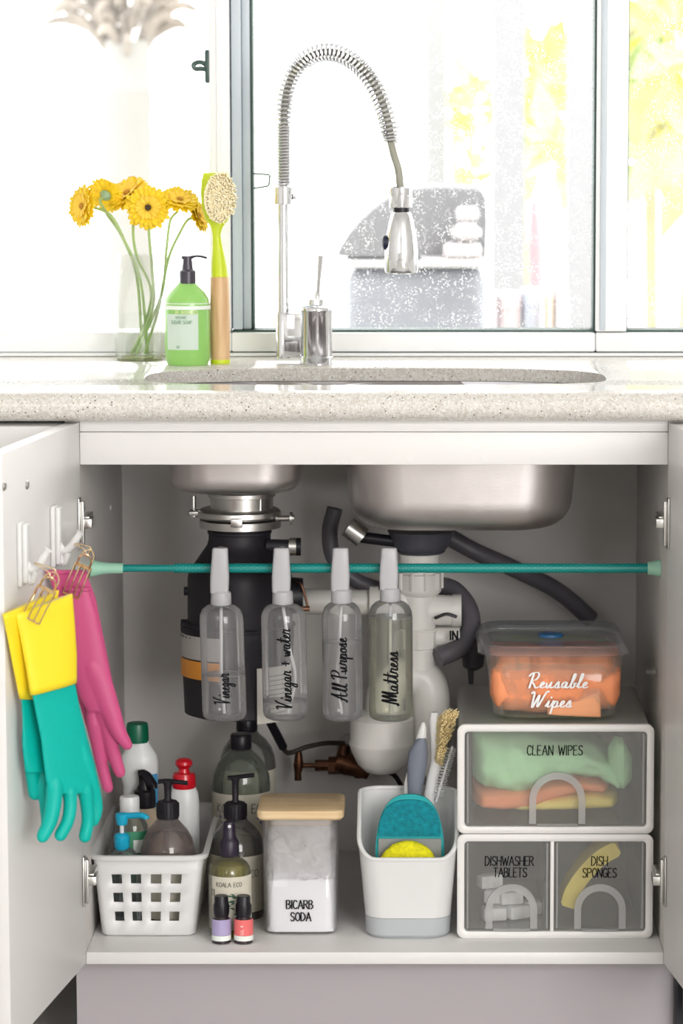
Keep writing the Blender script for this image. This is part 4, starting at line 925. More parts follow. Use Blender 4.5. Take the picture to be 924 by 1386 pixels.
def glove(yq, arm, limbs, m, label, cuffm=None, split=None, dep=.010, grp=None, yoff=None):
    """arm: (v, u0, u1) rows; limbs: tapered fingers [(u,v,halfwidth)...]; remeshed into one skin"""
    arm = [tuple(q)+(0,)*(4-len(q)) for q in arm]
    y0_, u0_, k_, uc_ = yq; yu = lambda u: y0_+k_*(min(u, uc_)-u0_); y = y0_
    z0 = A(arm[0][1], arm[0][0], yu(arm[0][1])); g = root('rubber_glove', z0, label, 'glove', grp)
    def rows(rs, ex=0):
        R_ = []
        for i, (v, u0, u1, sl) in enumerate(rs):
            a, b = A(u0, v+sl, yu(u0)), A(u1, v-sl, yu(u1)); c = (a+b)/2; h = (b-a).length/2+ex; ax = (b-a).normalized()
            d = dep*(.55+.45*min(1, i/max(1, len(rs)-1)*1.3))+ex
            R_.append([c+ax*(h*math.copysign(abs(math.cos(t))**.8, math.cos(t)))+V(0, d*math.copysign(abs(math.sin(t))**.8, math.sin(t)), 0) for t in [2*PI*k/28 for k in range(28)]])
        return R_
    def sub(rs):      # resample rows
        out = []
        for a, b in zip(rs, rs[1:]):
            for k in range(4): out.append(tuple(lerp(a[j], b[j], k/4) for j in range(4)))
        out.append(rs[-1]); return out
    hand = arm if split is None else arm[split:]
    bm = B(); rings(bm, rows(sub(hand)))
    for li, lb_ in enumerate(limbs):
        P_ = spline([A(u, v, yu(u)+(yoff[li] if yoff else 0)*min(1, i/2)) for i, (u, v, h) in enumerate(lb_)], 5)
        hs = [h for _, _, h in lb_]; rr = [interp(list(enumerate(hs)), i/5)*S(y, .45) for i in range(len(P_))]
        rr[0] *= .3; rr[1] *= .6; rr[2] *= .8; R_ = []
        for i, (p_, r_) in enumerate(zip(P_, rr)):
            T = (P_[min(i+1, len(P_)-1)]-P_[max(i-1, 0)]).normalized(); ax = T.cross(V(0, 1, 0)).normalized()
            R_.append([p_+ax*(r_*math.cos(t))+V(0, min(r_, .0095)*math.sin(t), 0) for t in [2*PI*k/16 for k in range(16)]])
        T = (P_[-1]-P_[-2]).normalized(); r_ = rr[-1]
        for q_, f_ in ((.5, .85), (.85, .5), (.98, .12)):
            c = P_[-1]+T*r_*q_; ax = T.cross(V(0, 1, 0)).normalized(); R_.append([c+ax*(r_*f_*math.cos(t))+V(0, min(r_, .0095)*f_*math.sin(t), 0) for t in [2*PI*k/16 for k in range(16)]])
        rings(bm, R_)
    fixn(bm)
    o = obj('hand', bm, m, g)
    md = o.modifiers.new('skin', 'REMESH'); md.mode = 'VOXEL'; md.voxel_size = .0013; md.use_smooth_shade = True
    ms = o.modifiers.new('soften', 'SMOOTH'); ms.iterations = 7; ms.factor = .55
    if split is not None:
        bm = B(); rs = sub(arm[:split+1]); R_ = rows(rs, .0008)
        rings(bm, R_, False, False); o2 = obj('cuff', bm, cuffm, g); shell_mod(o2, .0012)
        bm = B(); R2 = [[lerp(sum(r, V(0, 0, 0))/len(r), q, .93) for q in r] for r in R_[:3]]; rings(bm, R2, False, False); obj('cuff_lining', bm, CREAM, g)
    else:
        bm = B(); R_ = rows(arm[:2], .0006); R_[1] = [lerp(a, b, .12) for a, b in zip(R_[0], R_[1])]; rings(bm, R_, False, False); o2 = obj('rolled_rim', bm, m, g); shell_mod(o2, .0015, 0)
    return g
G1 = 'yellow and teal gloves on the door'; G2 = 'pink gloves on the door'
glove((-.388, 22, .0007, 200), [(817, 22, 96, 13), (850, 29, 99, 10), (895, 37, 102, 8), (932, 43, 102, 8), (960, 48, 108, 4), (1000, 55, 119, 0), (1035, 59, 129, 0), (1056, 62, 133, 0), (1072, 66, 128, 0)],
      [[(74, 1040, 13), (73, 1080, 11.5), (68, 1110, 10.5), (58, 1132, 9)], [(92, 1050, 12), (95, 1085, 9.5), (92, 1110, 9), (82, 1130, 9)], [(112, 1050, 13), (117, 1085, 9.5), (119, 1110, 9), (115, 1132, 9)], [(106, 1000, 12), (120, 1045, 10.5), (129, 1078, 9), (131, 1098, 8), (127, 1112, 7)]],
      TEAL, 'front teal rubber glove with yellow cuff, spread fingers, on the door', YEL, 3, grp=G1, yoff=[-.004, -.008, -.001, .004], dep=.011)
glove((-.402, 5, .0018, 46), [(815, 5, 78, 16), (860, 12, 70, 4), (905, 20, 64), (945, 28, 62), (975, 30, 62), (1010, 30, 66), (1045, 34, 72)],
      [[(46, 965, 13), (41, 1000, 12), (43, 1040, 10), (47, 1075, 9)], [(58, 1030, 11), (62, 1080, 10), (64, 1110, 9), (62, 1128, 8)]],
      mat('teal_rubber'), 'rear teal rubber glove with yellow cuff, tucked behind the front one by the door', YEL, 3, grp=G1, yoff=[.0, 0], dep=.007)
glove((-.196, 88, 0, 200), [(795, 88, 120), (835, 88, 132), (880, 92, 142), (920, 100, 151), (945, 108, 158), (962, 118, 156)],
      [[(118, 890, 20), (136, 930, 18), (150, 965, 14), (160, 990, 11), (172, 1008, 7.5)], [(133, 945, 15), (146, 985, 12), (152, 1015, 10), (162, 1045, 8)], [(122, 950, 12), (131, 1000, 9.5), (138, 1035, 8.5), (146, 1066, 7.5)]],
      PINK, 'front pink rubber glove, thumb pointing right, clipped near the hinge', grp=G2, yoff=[-.004, .006, .01])
glove((-.207, 62, .0014, 90), [(772, 62, 116), (810, 76, 130), (850, 84, 138), (900, 92, 148), (950, 104, 158)],
      [[(118, 920, 18), (122, 950, 15), (128, 985, 11), (136, 1020, 9)], [(146, 940, 10), (155, 975, 9), (160, 1000, 8)]],
      mat('pink_rubber'), 'rear pink rubber glove with flared cuff behind the front pink one', grp=G2, dep=.008)

# ================================================================== ON THE SHELF
def fl(v, u=460, z=SH): return FZ(u, v, z).y
# ---- perforated basket
b0 = FZ(137, 1268, SH); b1 = FZ(264, 1268, SH)
bz1 = A(200, 1160, b0.y-.008).z; bf = b0.y; bd = .31
tx0, tx1 = A(124, 1161, bf-.008).x, A(275, 1161, bf-.008).x
bc0 = ((b0.x+b1.x)/2, bf+bd/2); bc1 = ((tx0+tx1)/2, bf+bd/2)
bas = root('storage_basket', (bc0[0], bc0[1], SH), 'white perforated plastic basket full of bottles at the left of the shelf', 'basket')
def basket():
    bm = B(); hx0, hy0, hx1, hy1 = (b1.x-b0.x)/2, bd/2, (tx1-tx0)/2, bd/2+.008
    cols = [153.5, 166.5, 178, 191.5, 204, 218, 230, 244]; us = [(A(u, 1215, bf).x-bc0[0])/((hx0+hx1)/2) for u in cols]
    rowz = [A(0, v, bf).z for v in (1246.5, 1233.5, 1220.5, 1207.5, 1195, 1182)]
    ts = sorted([0, .03]+[(z-SH)/(bz1-SH) for z in rowz]+[.8, 1.0])
    # perimeter samples: (side, k) with hole flags
    per = []; fr_ = [-.86]+us+[.86]
    def add(fn_, lst, sides=False):
        for i, q in enumerate(lst): per.append((fn_(q), i % 2 == 1 and i < len(lst)-1))
    sd_ = [-.9]; n = 8
    for k in range(n): c = -.84+(k+.5)*1.68/n; sd_ += [c-.045, c+.045]
    sd_ += [.9]
    def corner(sx, sy, a0):
        for k in range(1, 5): a = math.radians(a0+90*k/5); per.append((('c', sx, sy, a), False))
    add(lambda q: ('f', q), fr_); corner(1, -1, 270)
    add(lambda q: ('r', q), sd_); corner(1, 1, 0)
    add(lambda q: ('b', -q), fr_); corner(-1, 1, 90)
    add(lambda q: ('l', -q), sd_); corner(-1, -1, 180)
    def pos(e, t):
        hx, hy = lerp(hx0, hx1, t), lerp(hy0, hy1, t); cx, cyy = lerp(bc0[0], bc1[0], t), bc0[1]; z = lerp(SH+.0005, bz1, t); r = .012
        if t < .03+1e-6 and t < .001: hx -= .004; hy -= .004
        k = e[0]
        if k == 'f': return V(cx+e[1]*hx, cyy-hy, z)
        if k == 'b': return V(cx+e[1]*hx, cyy+hy, z)
        if k == 'r': return V(cx+hx, cyy+e[1]*hy, z)
        if k == 'l': return V(cx-hx, cyy+e[1]*hy, z)
        return V(cx+e[1]*(hx*(.86 if 1 else 1))+(hx*.14)*math.cos(e[3]), cyy+e[2]*hy*.9+hy*.1*math.sin(e[3]), z)
    G = [[bm.verts.new(pos(e, t)) for e, _ in per] for t in ts]
    n = len(per)
    for a in range(len(ts)-1):
        hole_row = a in (2, 4, 6)
        for i in range(n):
            if hole_row and per[i][1]: continue
            j = (i+1) % n; bm.faces.new((G[a][i], G[a][j], G[a+1][j], G[a+1][i]))
    bm.faces.new(list(reversed(G[0]))); return bm
o = obj('basket_body', basket(), WPL, bas, ang=60); shell_mod(o, .0022)
bm = B(); hx1, hy1 = (tx1-tx0)/2, bd/2+.008
rrings(bm, bc1[0], bc1[1], [(bz1-.004, hx1, hy1, .02), (bz1-.004, hx1+.005, hy1+.005, .024), (bz1+.002, hx1+.006, hy1+.006, .024), (bz1+.003, hx1+.003, hy1+.003, .022), (bz1+.002, hx1-.001, hy1-.001, .02), (bz1-.004, hx1-.001, hy1-.001, .02)], n=8, cap0=False, cap1=False); fixn(bm); obj('rim', bm, WPL, bas)

SB = SH+.004
def standing(name, u, y, label, zb=SH, cat='bottle', group=None):
    p = A(u, 1200, y); return root(name, (p.x, y, zb), label, cat, group)
def body(cu, y, prof, zb, m, r, nm='bottle_body', **k):
    bm = B(); lpx(bm, cu, y, prof, seg=40, **k); zz = min(v.co.z for v in bm.verts)
    for v in bm.verts:
        if v.co.z < zz+1e-5: v.co.z = zb
    return obj(nm, bm, m, r)
def pump_top(cu, y, vc0, vc1, vn, hw, hs, left, right, m, r, vs=None):
    """screw collar between vc1 (bottom) and vc0 (top), stem up to the nozzle at vn"""
    bm = B(); lpx(bm, cu, y, [(vc1, hw), (vc0+3, hw), (vc0, hw*.85), (vc0-1, hw*.55)], seg=24)
    for k in range(20):
        a = 2*PI*k/20; s = S(y, .3); c = A(cu, (vc0+vc1)/2, y); rr = hw*s; h = (vc1-vc0)*.4*s
        q = c+V(rr*math.cos(a), rr*math.sin(a), 0); tube(bm, [q-V(0, 0, h), q+V(0, 0, h)], .0006, 4)
    obj('collar', bm, m, r)
    bm = B(); lpx(bm, cu, y, [(vc0, hs*1.5), (vc0-4, hs), (vn+6, hs*1.15), (vn+2, hs*1.6), (vn, hs*1.6)], seg=18)
    P_ = spline([A(left[0], left[1], y), A(cu, vn, y), A(right[0], right[1], y-.006)], 5)
    R_ = []
    for i, p_ in enumerate(P_):
        w_ = lerp(.006, .0042, i/(len(P_)-1)); R_.append([p_+V(0, w_*math.cos(a), .0030*math.sin(a)) for a in [2*PI*k/12 for k in range(12)]])
    rings(bm, R_); fixn(bm); obj('pump_nozzle', bm, m, r)

# in the basket
y = .30; r = standing('cleaner_bottle', 190, y, 'tall white bottle with green cap and blue print in the basket back', SB)
WB = mat('white_bottle', (.78, .80, .80), .35)
body(190, y, [(1165, 25), (1163, 27), (1095, 26), (1085, 23), (1062, 22), (1050, 25.5), (1032, 26), (1022, 24), (1012, 18), (1006, 14), (1002, 14)], SB, WB, r, sy=.7)
bm = B(); lpx(bm, 186, y, [(1004, 15), (1001, 15.5), (984, 15), (979, 14), (978, 12)], seg=30); obj('cap', bm, mat('bottle_green_cap', (.0, .12, .06), .35), r)
c_ = A(190, 1070, y); bm = B(); wrap(bm, c_.x, y, 26.5*S(y, .3), A(0, 1090, y).z, A(0, 1045, y).z, 20, 62, .001, sy=.7); obj('blue_print', bm, mat('blue_print', (.06, .30, .55), .5), r)
y = .265; r = standing('foam_pump_bottle', 197, y, 'black-topped pump bottle half hidden behind the pale cap in the basket', SB)
body(197, y, [(1190, 24), (1110, 24), (1102, 22), (1094, 14), (1090, 12)], SB, mat('tan_bottle', (.60, .50, .36), .5), r)
bm = B(); lpx(bm, 196, y, [(1092, 14.5), (1088, 15), (1070, 14.5), (1068, 11), (1060, 8), (1053, 8)], seg=28); obj('collar', bm, BLK, r)
bm = B(); tube(bm, spline([A(188, 1048, y), A(196, 1048, y-.002), A(206, 1062, y-.012), A(208, 1068, y-.014)], 4), [.006]*5+[.007]*5+[.0055]*3, 12); obj('pump_nozzle', bm, BLK, r)
y = .27; r = standing('detergent_bottle', 250, y, 'white squeeze bottle with red push cap at the basket back', SB)
body(250, y, [(1190, 20), (1188, 21), (1085, 20.5), (1072, 19), (1066, 16), (1063, 13.5)], SB, WB, r, sy=.75)
bm = B(); lpx(bm, 249, y, [(1066, 15), (1062, 16.5), (1050, 15.5), (1046, 14), (1045, 8), (1040, 7), (1038, 9), (1034, 12), (1030, 11.5), (1027, 8), (1026, 4)], seg=28)
obj('cap', bm, mat('red_cap', (.62, .006, .02), .3, coat=.3), r)
y = .185; r = standing('mouthwash_bottle', 176, y, 'clear bottle with white cap and green label in the basket', SB)
body(179, y, [(1230, 22), (1228, 23), (1125, 23), (1115, 22), (1106, 16), (1101, 12)], SB, clear('smoky_clear', (.86, .92, .90), .10, (.5, .55, .54), .8, .05), r, sy=.8)
bm = B(); lpx(bm, 175.5, y, [(1104, 13.5), (1080, 13.5), (1077.5, 12.5), (1077, 11)], seg=30); obj('cap', bm, mat('white_bottle'), r)
c_ = A(179, 1150, y); bm = B(); wrap(bm, c_.x, y, 23*S(y, .25), A(0, 1200, y).z, A(0, 1122, y).z, -20, 75, .0006, sy=.8); lb = obj('label', bm, mat('green_label', (.05, .30, .16), .5), r)
bm = B(); wrap(bm, c_.x, y, 23*S(y, .25), A(0, 1150, y).z, A(0, 1133, y).z, 8, 45, .0012, sy=.8); obj('white_panel', bm, mat('label_white'), lb)
y = .125; r = standing('hand_soap_bottle', 165, y, 'small clear soap bottle with turquoise pump, front left in the basket', SB)
CYAN = mat('turquoise_plastic', (.01, .40, .62), .35)
body(169, y, [(1250, 20), (1248, 22), (1170, 22), (1158, 20), (1150, 13), (1147, 8)], SB, clear('pale_clear', (.90, .94, .94), .12, (.6, .64, .64), .8, .05), r, sy=.75)
bm = B(); lpx(bm, 165, y, [(1150, 8), (1146, 10.5), (1131, 10.5), (1128, 8), (1127, 4)], seg=26); obj('collar', bm, CYAN, r)
bm = B(); lpx(bm, 165, y, [(1130, 3), (1112, 3)], seg=14); obj('stem', bm, mat('white_bottle'), r)
bm = B(); lpx(bm, 165, y, [(1116, 7), (1108, 8.5), (1102, 9), (1101, 8)], seg=22); P_ = [A(160, 1104, y), A(175, 1104, y-.003), A(190, 1103.5, y-.008), A(197, 1106, y-.011), A(198, 1109, y-.012)]; tube(bm, spline(P_, 4), .0042, 10); obj('pump_head', bm, CYAN, r)
y = .145; r = standing('hand_wash_bottle', 228, y, 'round clear hand wash bottle with black pump, front right in the basket', SB)
PINKC = clear('rosy_clear', (.92, .88, .87), .15, (.62, .55, .54), .8, .05)
body(228, y, [(1250, 36), (1246, 38), (1160, 38), (1148, 37), (1134, 33), (1122, 26), (1112, 17), (1107, 13)], SB, PINKC, r)
body(228, y, [(1249, 34), (1246, 36.5), (1160, 36.5), (1148, 35.5), (1134, 31.5), (1130, 29)], SB+.001, clear('rosy_liquid', (.90, .83, .81), .25, (.52, .42, .40), .3, .05), r, 'liquid')
c_ = A(228, 1180, y); bm = B(); wrap(bm, c_.x, y, 38.3*S(y, .25), SB+.012, A(0, 1159, y).z, -80, 80, .0006); obj('label', bm, LABEL, r)
pump_top(227, y, 1084, 1107, 1057, 15, 4.5, (214, 1058), (254, 1060), mat('black_matte_plastic'), r)

# dome-shouldered bottles in the middle
SMK = clear('grey_clear', (.90, .91, .89), .13, (.52, .53, .50), .9, .05)
KG = clear('green_grey_clear', (.84, .88, .82), .22, (.44, .48, .42), .9, .05)
def dome(u, y, hw, vs, vd, vb, lab, m, r, lm=LABEL, a0=-85, a1=85):
    body(u, y, [(vb, hw*.94), (vb-3, hw), (vd, hw), (lerp(vd, vs, .25), hw*.965), (lerp(vd, vs, .5), hw*.85), (lerp(vd, vs, .72), hw*.66), (lerp(vd, vs, .9), hw*.42), (vs, hw*.33)], SH+.0003, m, r)
    c = A(u, 1150, y); rr = hw*S(y, .3); bm = B(); wrap(bm, c.x, y, rr, SH+.012, A(0, lab, y).z, a0, a1, .0006, n=36)
    return obj('label', bm, lm, r), c.x, rr
y = .455; r = standing('refill_bottle', 338, y, 'rearmost clear refill bottle with black cap, partly behind the lettered one')
lb, cx_, rr_ = dome(336, y, 38, 988, 1034, 1155, 1038, SMK, r)
bm = B(); lpx(bm, 334, y, [(990, 13.5), (987, 14.5), (968, 14.5), (966, 13), (965, 9)], seg=28); obj('cap', bm, BLK, r)
y = .33; r = standing('refill_bottle', 327, y, 'large clear refill bottle with black cap and cream label lettered across')
lb, cx_, rr_ = dome(327, y, 39.5, 1012, 1060, 1190, 1068, KG, r)
bm = B(); lpx(bm, 326, y, [(1015, 13), (1012, 14.3), (995, 14.3), (993, 13), (992.5, 10)], seg=28); obj('cap', bm, BLK, r)
bm = B(); write(bm, 'KOALA ECO', CAPS, cylmap(cx_, y, rr_, A(0, 1093, y).z, None, math.radians(4), .001), .0125, .16, wd=.09, contrast=.2, smooth=False); obj('lettering', bm, mat('grey_ink', (.09, .085, .07), .6), lb)
bm = B()
random.seed(4)
for k in range(26):
    a = math.radians(random.uniform(-60, 60)); z = A(0, random.uniform(1100, 1118), y).z; c = cylmap(cx_, y, rr_, z, None, a, .0012); d = random.uniform(-.002, .002)
    bm.faces.new([bm.verts.new(c(*q)) for q in ((0, 0), (.0012, .003), (d, .0065), (-.0012, .003))])
obj('lavender_print', bm, mat('lavender', (.22, .17, .34), .6), lb, kind='stuff')
y = .195; r = standing('dispenser_bottle', 319, y, 'clear dispenser bottle with black pump beside the wood-lidded jar')
lb, cx_, rr_ = dome(321, y, 37, 1107, 1148, 1235, 1152, SMK, r)
body(321, y, [(1232, 33), (1230, 35), (1148, 35), (1139, 34), (1136, 32)], SH+.002, clear('grey_liquid', (.88, .86, .85), .12, (.5, .48, .48), .3, .05), r, 'liquid')
pump_top(318.5, y, 1086, 1107, 1052, 15.3, 4.2, (308, 1053), (344, 1049), mat('black_matte_plastic'), r)
c_f = cylmap(cx_, y, rr_, A(0, 1182, y).z, None, math.radians(45), .0012)
bm = B(); write(bm, 'KOALA ECO', CAPS, cylmap(cx_, y, rr_, A(0, 1180, y).z, None, math.radians(4), .001), .010, .16, wd=.08, contrast=.2, smooth=False); obj('lettering', bm, mat('grey_ink'), lb)
y = .095; r = standing('mister_bottle', 311, y, 'small mister bottle of yellow oil with black spray top and leaf label')
OIL = clear('yellow_oil', (.88, .84, .35), .30, (.62, .56, .10), .4, .05)
lb, cx_, rr_ = dome(311, y, 28.5, 1157, 1178, 1258, 1181, CLRP, r)
body(311, y, [(1256, 25), (1254, 27.3), (1178, 27.3), (1172, 26.5), (1168, 24)], SH+.002, OIL, r, 'liquid')
bm = B(); lpx(bm, 310.5, y, [(1158, 12), (1155, 13.3), (1139, 12.8), (1135, 10.5), (1133, 9), (1120, 8), (1114, 7.5), (1112, 7)], seg=28); p = A(310.5, 1118.5, y-.0078); tube(bm, [p+V(0, .002, 0), p-V(0, .0012, 0)], .0022, 12, mi=1); obj('spray_top', bm, [mat('purple_black', (.02, .012, .03), .4), WPL], r)
bm = B(); write(bm, 'KOALA ECO', CAPS, cylmap(cx_, y, rr_, A(0, 1194, y).z, None, 0, .001), .0058, .14, wd=.12, contrast=.2, smooth=False)
write(bm, '11', CAPS, cylmap(cx_, y, rr_, A(0, 1207, y).z, None, math.radians(-48), .001), .0085, .3, wd=.16, contrast=.2, smooth=False); obj('lettering', bm, mat('grey_ink'), lb)
bm = B(); random.seed(8)
for k in range(22):
    a = math.radians(random.gauss(5, 17)); z = A(0, random.gauss(1212, 7), y).z; c = cylmap(cx_, y, rr_, z, None, a, .0012); t = random.uniform(-.5, .5)+(PI if k % 2 else 0); l = random.uniform(.006, .011); ct, st_ = math.cos(t)*l, math.sin(t)*l
    bm.faces.new([bm.verts.new(c(*q)) for q in ((0, 0), (ct*.4-st_*.18, st_*.4+ct*.18), (ct, st_), (ct*.5+st_*.16, st_*.5-ct*.16))])
obj('leaf_print', bm, mat('leaf_print', (.05, .13, .08), .6), lb, kind='stuff')
# two tiny oil bottles
def tiny(u, col, label, lname):
    y = fl(1279)+.0125; r = standing('oil_bottle', u, y, label, SH, 'bottle', 'tiny essential oil bottles'); s = S(y, .2)
    body(u, y, [(1277, 12), (1275, 12.7), (1247, 12.7), (1243, 12), (1240, 9.5), (1237, 8.5)], SH+.0003, mat('dark_amber_glass', (.022, .010, .014), .08, coat=.5), r)
    bm = B(); lpx(bm, u, y, [(1239, 10), (1236, 10.6), (1222, 10.2), (1221, 9.6), (1214, 9.4), (1212, 8.5)], seg=28)
    for k in range(18):
        a = 2*PI*k/18; c = A(u, 1230, y); q = c+V(10.4*s*math.cos(a), 10.4*s*math.sin(a), 0); tube(bm, [q-V(0, 0, .005), q+V(0, 0, .006)], .0004, 4)
    obj('cap', bm, BLK, r)
    c = A(u, 1250, y); bm = B(); wrap(bm, c.x, y, 12.7*s, A(0, 1264, y).z, A(0, 1242.5, y).z, -88, 88, .0004); lb = obj('label', bm, mat(lname, col, .5), r)
    bm = B(); wrap(bm, c.x, y, 12.7*s, A(0, 1271, y).z, A(0, 1264.2, y).z, -88, 88, .0004); obj('white_strip', bm, mat('label_white'), r)
    return lb, c.x, y, 12.7*s
tiny(299.5, (.42, .37, .60), 'tiny dark oil bottle with lilac label in front of the mister', 'lilac_label')
lb, cxx, yy, rq = tiny(329.5, (.85, .17, .17), 'tiny dark oil bottle with coral label in front of the mister', 'coral_label')
c0_ = V(cxx, yy, 0)
def vert(s_, t_):
    a = (-t_)/rq; return V(cxx+(rq+.0009)*math.sin(a), yy-(rq+.0009)*math.cos(a), A(0, 1262, yy).z+s_)
bm = B(); write(bm, 'LLL A', CAPS, vert, .0035, .3, wd=.2, contrast=0, smooth=False, align=0); obj('print_lines', bm, mat('pale_print', (.9, .7, .65), .6), lb, kind='stuff')

# ---- jar of bicarb
jf = fl(1266); j0, j1 = A(357, 1260, jf).x, A(456, 1260, jf).x; jt0, jt1 = A(355, 1115, jf).x, A(459, 1115, jf).x
jx, jh = (j0+j1)/2, (j1-j0)/2; jy = jf+jh; jzt = A(0, 1108, jf).z
jar = root('storage_jar', (jx, jy, SH), 'square clear jar of white powder with a wooden lid, lettered Bicarb Soda', 'jar')
bm = B(); rrings(bm, jx, jy, [(SH+.0004, jh-.006, jh-.006, .012), (SH+.003, jh-.001, jh-.001, .016), (SH+.01, jh, jh, .016), (jzt, jh+.002, jh+.002, .016)], cap1=False); o = obj('jar_body', bm, clear('jar_glass', (.995, .995, 1), .04, (.95, .94, .96), .5, .04, edge=.15), jar); shell_mod(o, .0015)
POW = mat('white_powder', (.97, .96, .985), .9, bump=.25, bscale=500)
# powder: front low, heaped towards the back with lumps
n = 40; bm = B(); hh = jh-.0028; zl = A(0, 1191, jf).z; G = []
for i in range(n+1):
    row = []
    for k in range(n+1):
        a, b = i/n*2-1, k/n*2-1; x, yv = jx+a*hh*math.sqrt(1-b**8*.13), jy+b*hh*math.sqrt(1-a**8*.13)
        lvl = zl-.004+.012*max(0, -a-.3)**1.0*(b+1)/2
        rise = (b+1)/2; h = lvl+.052*rise**1.2+.010*noise.noise(V(a*2.2, b*2.2, 3))*(.3+rise)+.006*noise.noise(V(a*7, b*7, 1))*(.3+rise)
        if b < -.9: h = zl+.003*noise.noise(V(a*4, 0, 7))+.007*max(0, -a-.75)
        row.append((x, yv, min(h, jzt-.012)))
    G.append(row)
vs = [[bm.verts.new(p_) for p_ in r_] for r_ in G]
for i in range(n):
    for k in range(n): bm.faces.new((vs[i][k], vs[i+1][k], vs[i+1][k+1], vs[i][k+1]))
bd_ = [(i, 0) for i in range(n)]+[(n, k) for k in range(n)]+[(i, n) for i in range(n, 0, -1)]+[(0, k) for k in range(n, 0, -1)]
lo = [bm.verts.new((G[i][k][0], G[i][k][1], SH+.004)) for i, k in bd_]
for q in range(len(bd_)):
    w_ = (q+1) % len(bd_); bm.faces.new((lo[q], lo[w_], vs[bd_[w_][0]][bd_[w_][1]], vs[bd_[q][0]][bd_[q][1]]))
bm.faces.new(list(reversed(lo))); fixn(bm)
obj('powder', bm, POW, None, 'white bicarb powder heaped in the square jar', 'powder', kind='stuff', loc=(jx, jy, SH+.004))
# dusting of powder clinging to the inside of the front and sides
bm = B(); zA = zl-.002; zB = A(0, 1118, jf).z; q_ = jh-.0022
rings(bm, [[V(jx-q_, jy+q_*.9, z), V(jx-q_, jy-q_+.01, z), V(jx-q_+.006, jy-q_+.0005, z), V(jx+q_-.006, jy-q_+.0005, z), V(jx+q_, jy-q_+.01, z), V(jx+q_, jy+q_*.9, z)] for z in (zA, zB)], False, False, closed=False)
obj('powder_film', bm, clear('powder_film', (1, 1, 1), .06, (.95, .94, .97), 0, .5, noisy=.8, nscale=24, edge=0), jar)
lf0, lf1 = A(347, 1100, jf-.005).x, A(465, 1100, jf-.005).x; lh = (lf1-lf0)/2; lx_ = (lf0+lf1)/2; lzt = A(0, 1096.5, jf-.005).z; lzb = A(0, 1110, jf-.005).z
LW = wood('pale_lid_wood', (.66, .46, .24), (.80, .62, .38), (9, 9, 90), .5)
LW.node_tree.nodes['Mapping'].inputs['Scale'].default_value = (10, 110, 110)
bm = B(); rrings(bm, lx_, jy, [(lzb, lh-.003, lh-.003, .010), (lzb+.003, lh, lh, .013), (lzt-.004, lh, lh, .013), (lzt-.0012, lh-.0012, lh-.0012, .012), (lzt, lh-.004, lh-.004, .010)], n=8); ld = obj('lid', bm, LW, jar)
bm = B(); rrings(bm, jx, jy, [(lzb-.009, jh-.005, jh-.005, .012), (lzb, jh-.005, jh-.005, .012)]); obj('lid_plug', bm, LW, jar)
bm = B(); rrings(bm, jx, jy, [(lzb-.006, jh-.0035, jh-.0035, .012), (lzb-.003, jh-.0035, jh-.0035, .012)]); obj('lid_seal', bm, mat('seal', (.55, .5, .5), .4), jar)
bm = B(); s_ = S(jf, .2)
write(bm, 'BICARB', CAPS, flatmap(A(405.5, 1230, jf-.0006)), 11.5*s_, .14, wd=.15, xs=.88, contrast=.35, smooth=False)
write(bm, 'SODA', CAPS, flatmap(A(407, 1246.5, jf-.0006)), 11.5*s_, .14, wd=.15, xs=.88, contrast=.35, smooth=False); obj('lettering', bm, INK, jar)

# ---- white caddy
kf = fl(1271.5); s_ = S(kf, .25)
kx, khx, khy = A(552, 1260, kf+.02).x, 57*s_, .052; ky = kf+khy
kzb, kzf, kzr = A(0, 1243, kf).z, A(0, 1163, kf-.004).z, A(0, 1066, kf+2*khy+.008).z
cad = root('sink_caddy', (kx, ky, SH), 'white sink caddy with sloping sides and grey base on the shelf', 'caddy')
def kring(t, z=None, ins=0, rim=False):
    """t 0 at the base, 1 at the rim; the rim drops from high at the back to low in front"""
    out = []; hx = lerp(khx, 68*s_, t)-ins; hy = lerp(khy, khy+.009, t)-ins
    for p_ in rrect(kx, ky, hx, hy, .030-ins*.5, 0, 10):
        f = (p_.y-(ky-hy))/(2*hy); g = max(0, min(1, (f-.02)/.80)); g = g**.75; g = g*g*(3-2*g)*.6+g*.4
        zr = lerp(kzf, kzr, g); out.append(V(p_.x, p_.y, lerp(kzb, zr, (t-.12)/.88) if t > .12 else lerp(SH+.0005, kzb, t/.12)))
    return out
bm = B(); rings(bm, [kring(.12)]+[kring(t) for t in (.3, .5, .7, .85, 1)]+[kring(1, ins=.0035)]+[kring(t, ins=.003) for t in (.85, .5, .2, .13)], True, True); fixn(bm); obj('caddy_body', bm, WPL, cad, ang=50)
bm = B(); P_ = kring(1, ins=.0015); tube(bm, P_, .0032, 8, closed=True); obj('rim', bm, WPL, cad)
bm = B(); rings(bm, [kring(0, ins=.004), kring(.02), kring(.118)]); fixn(bm); obj('base_band', bm, LGREY, cad)
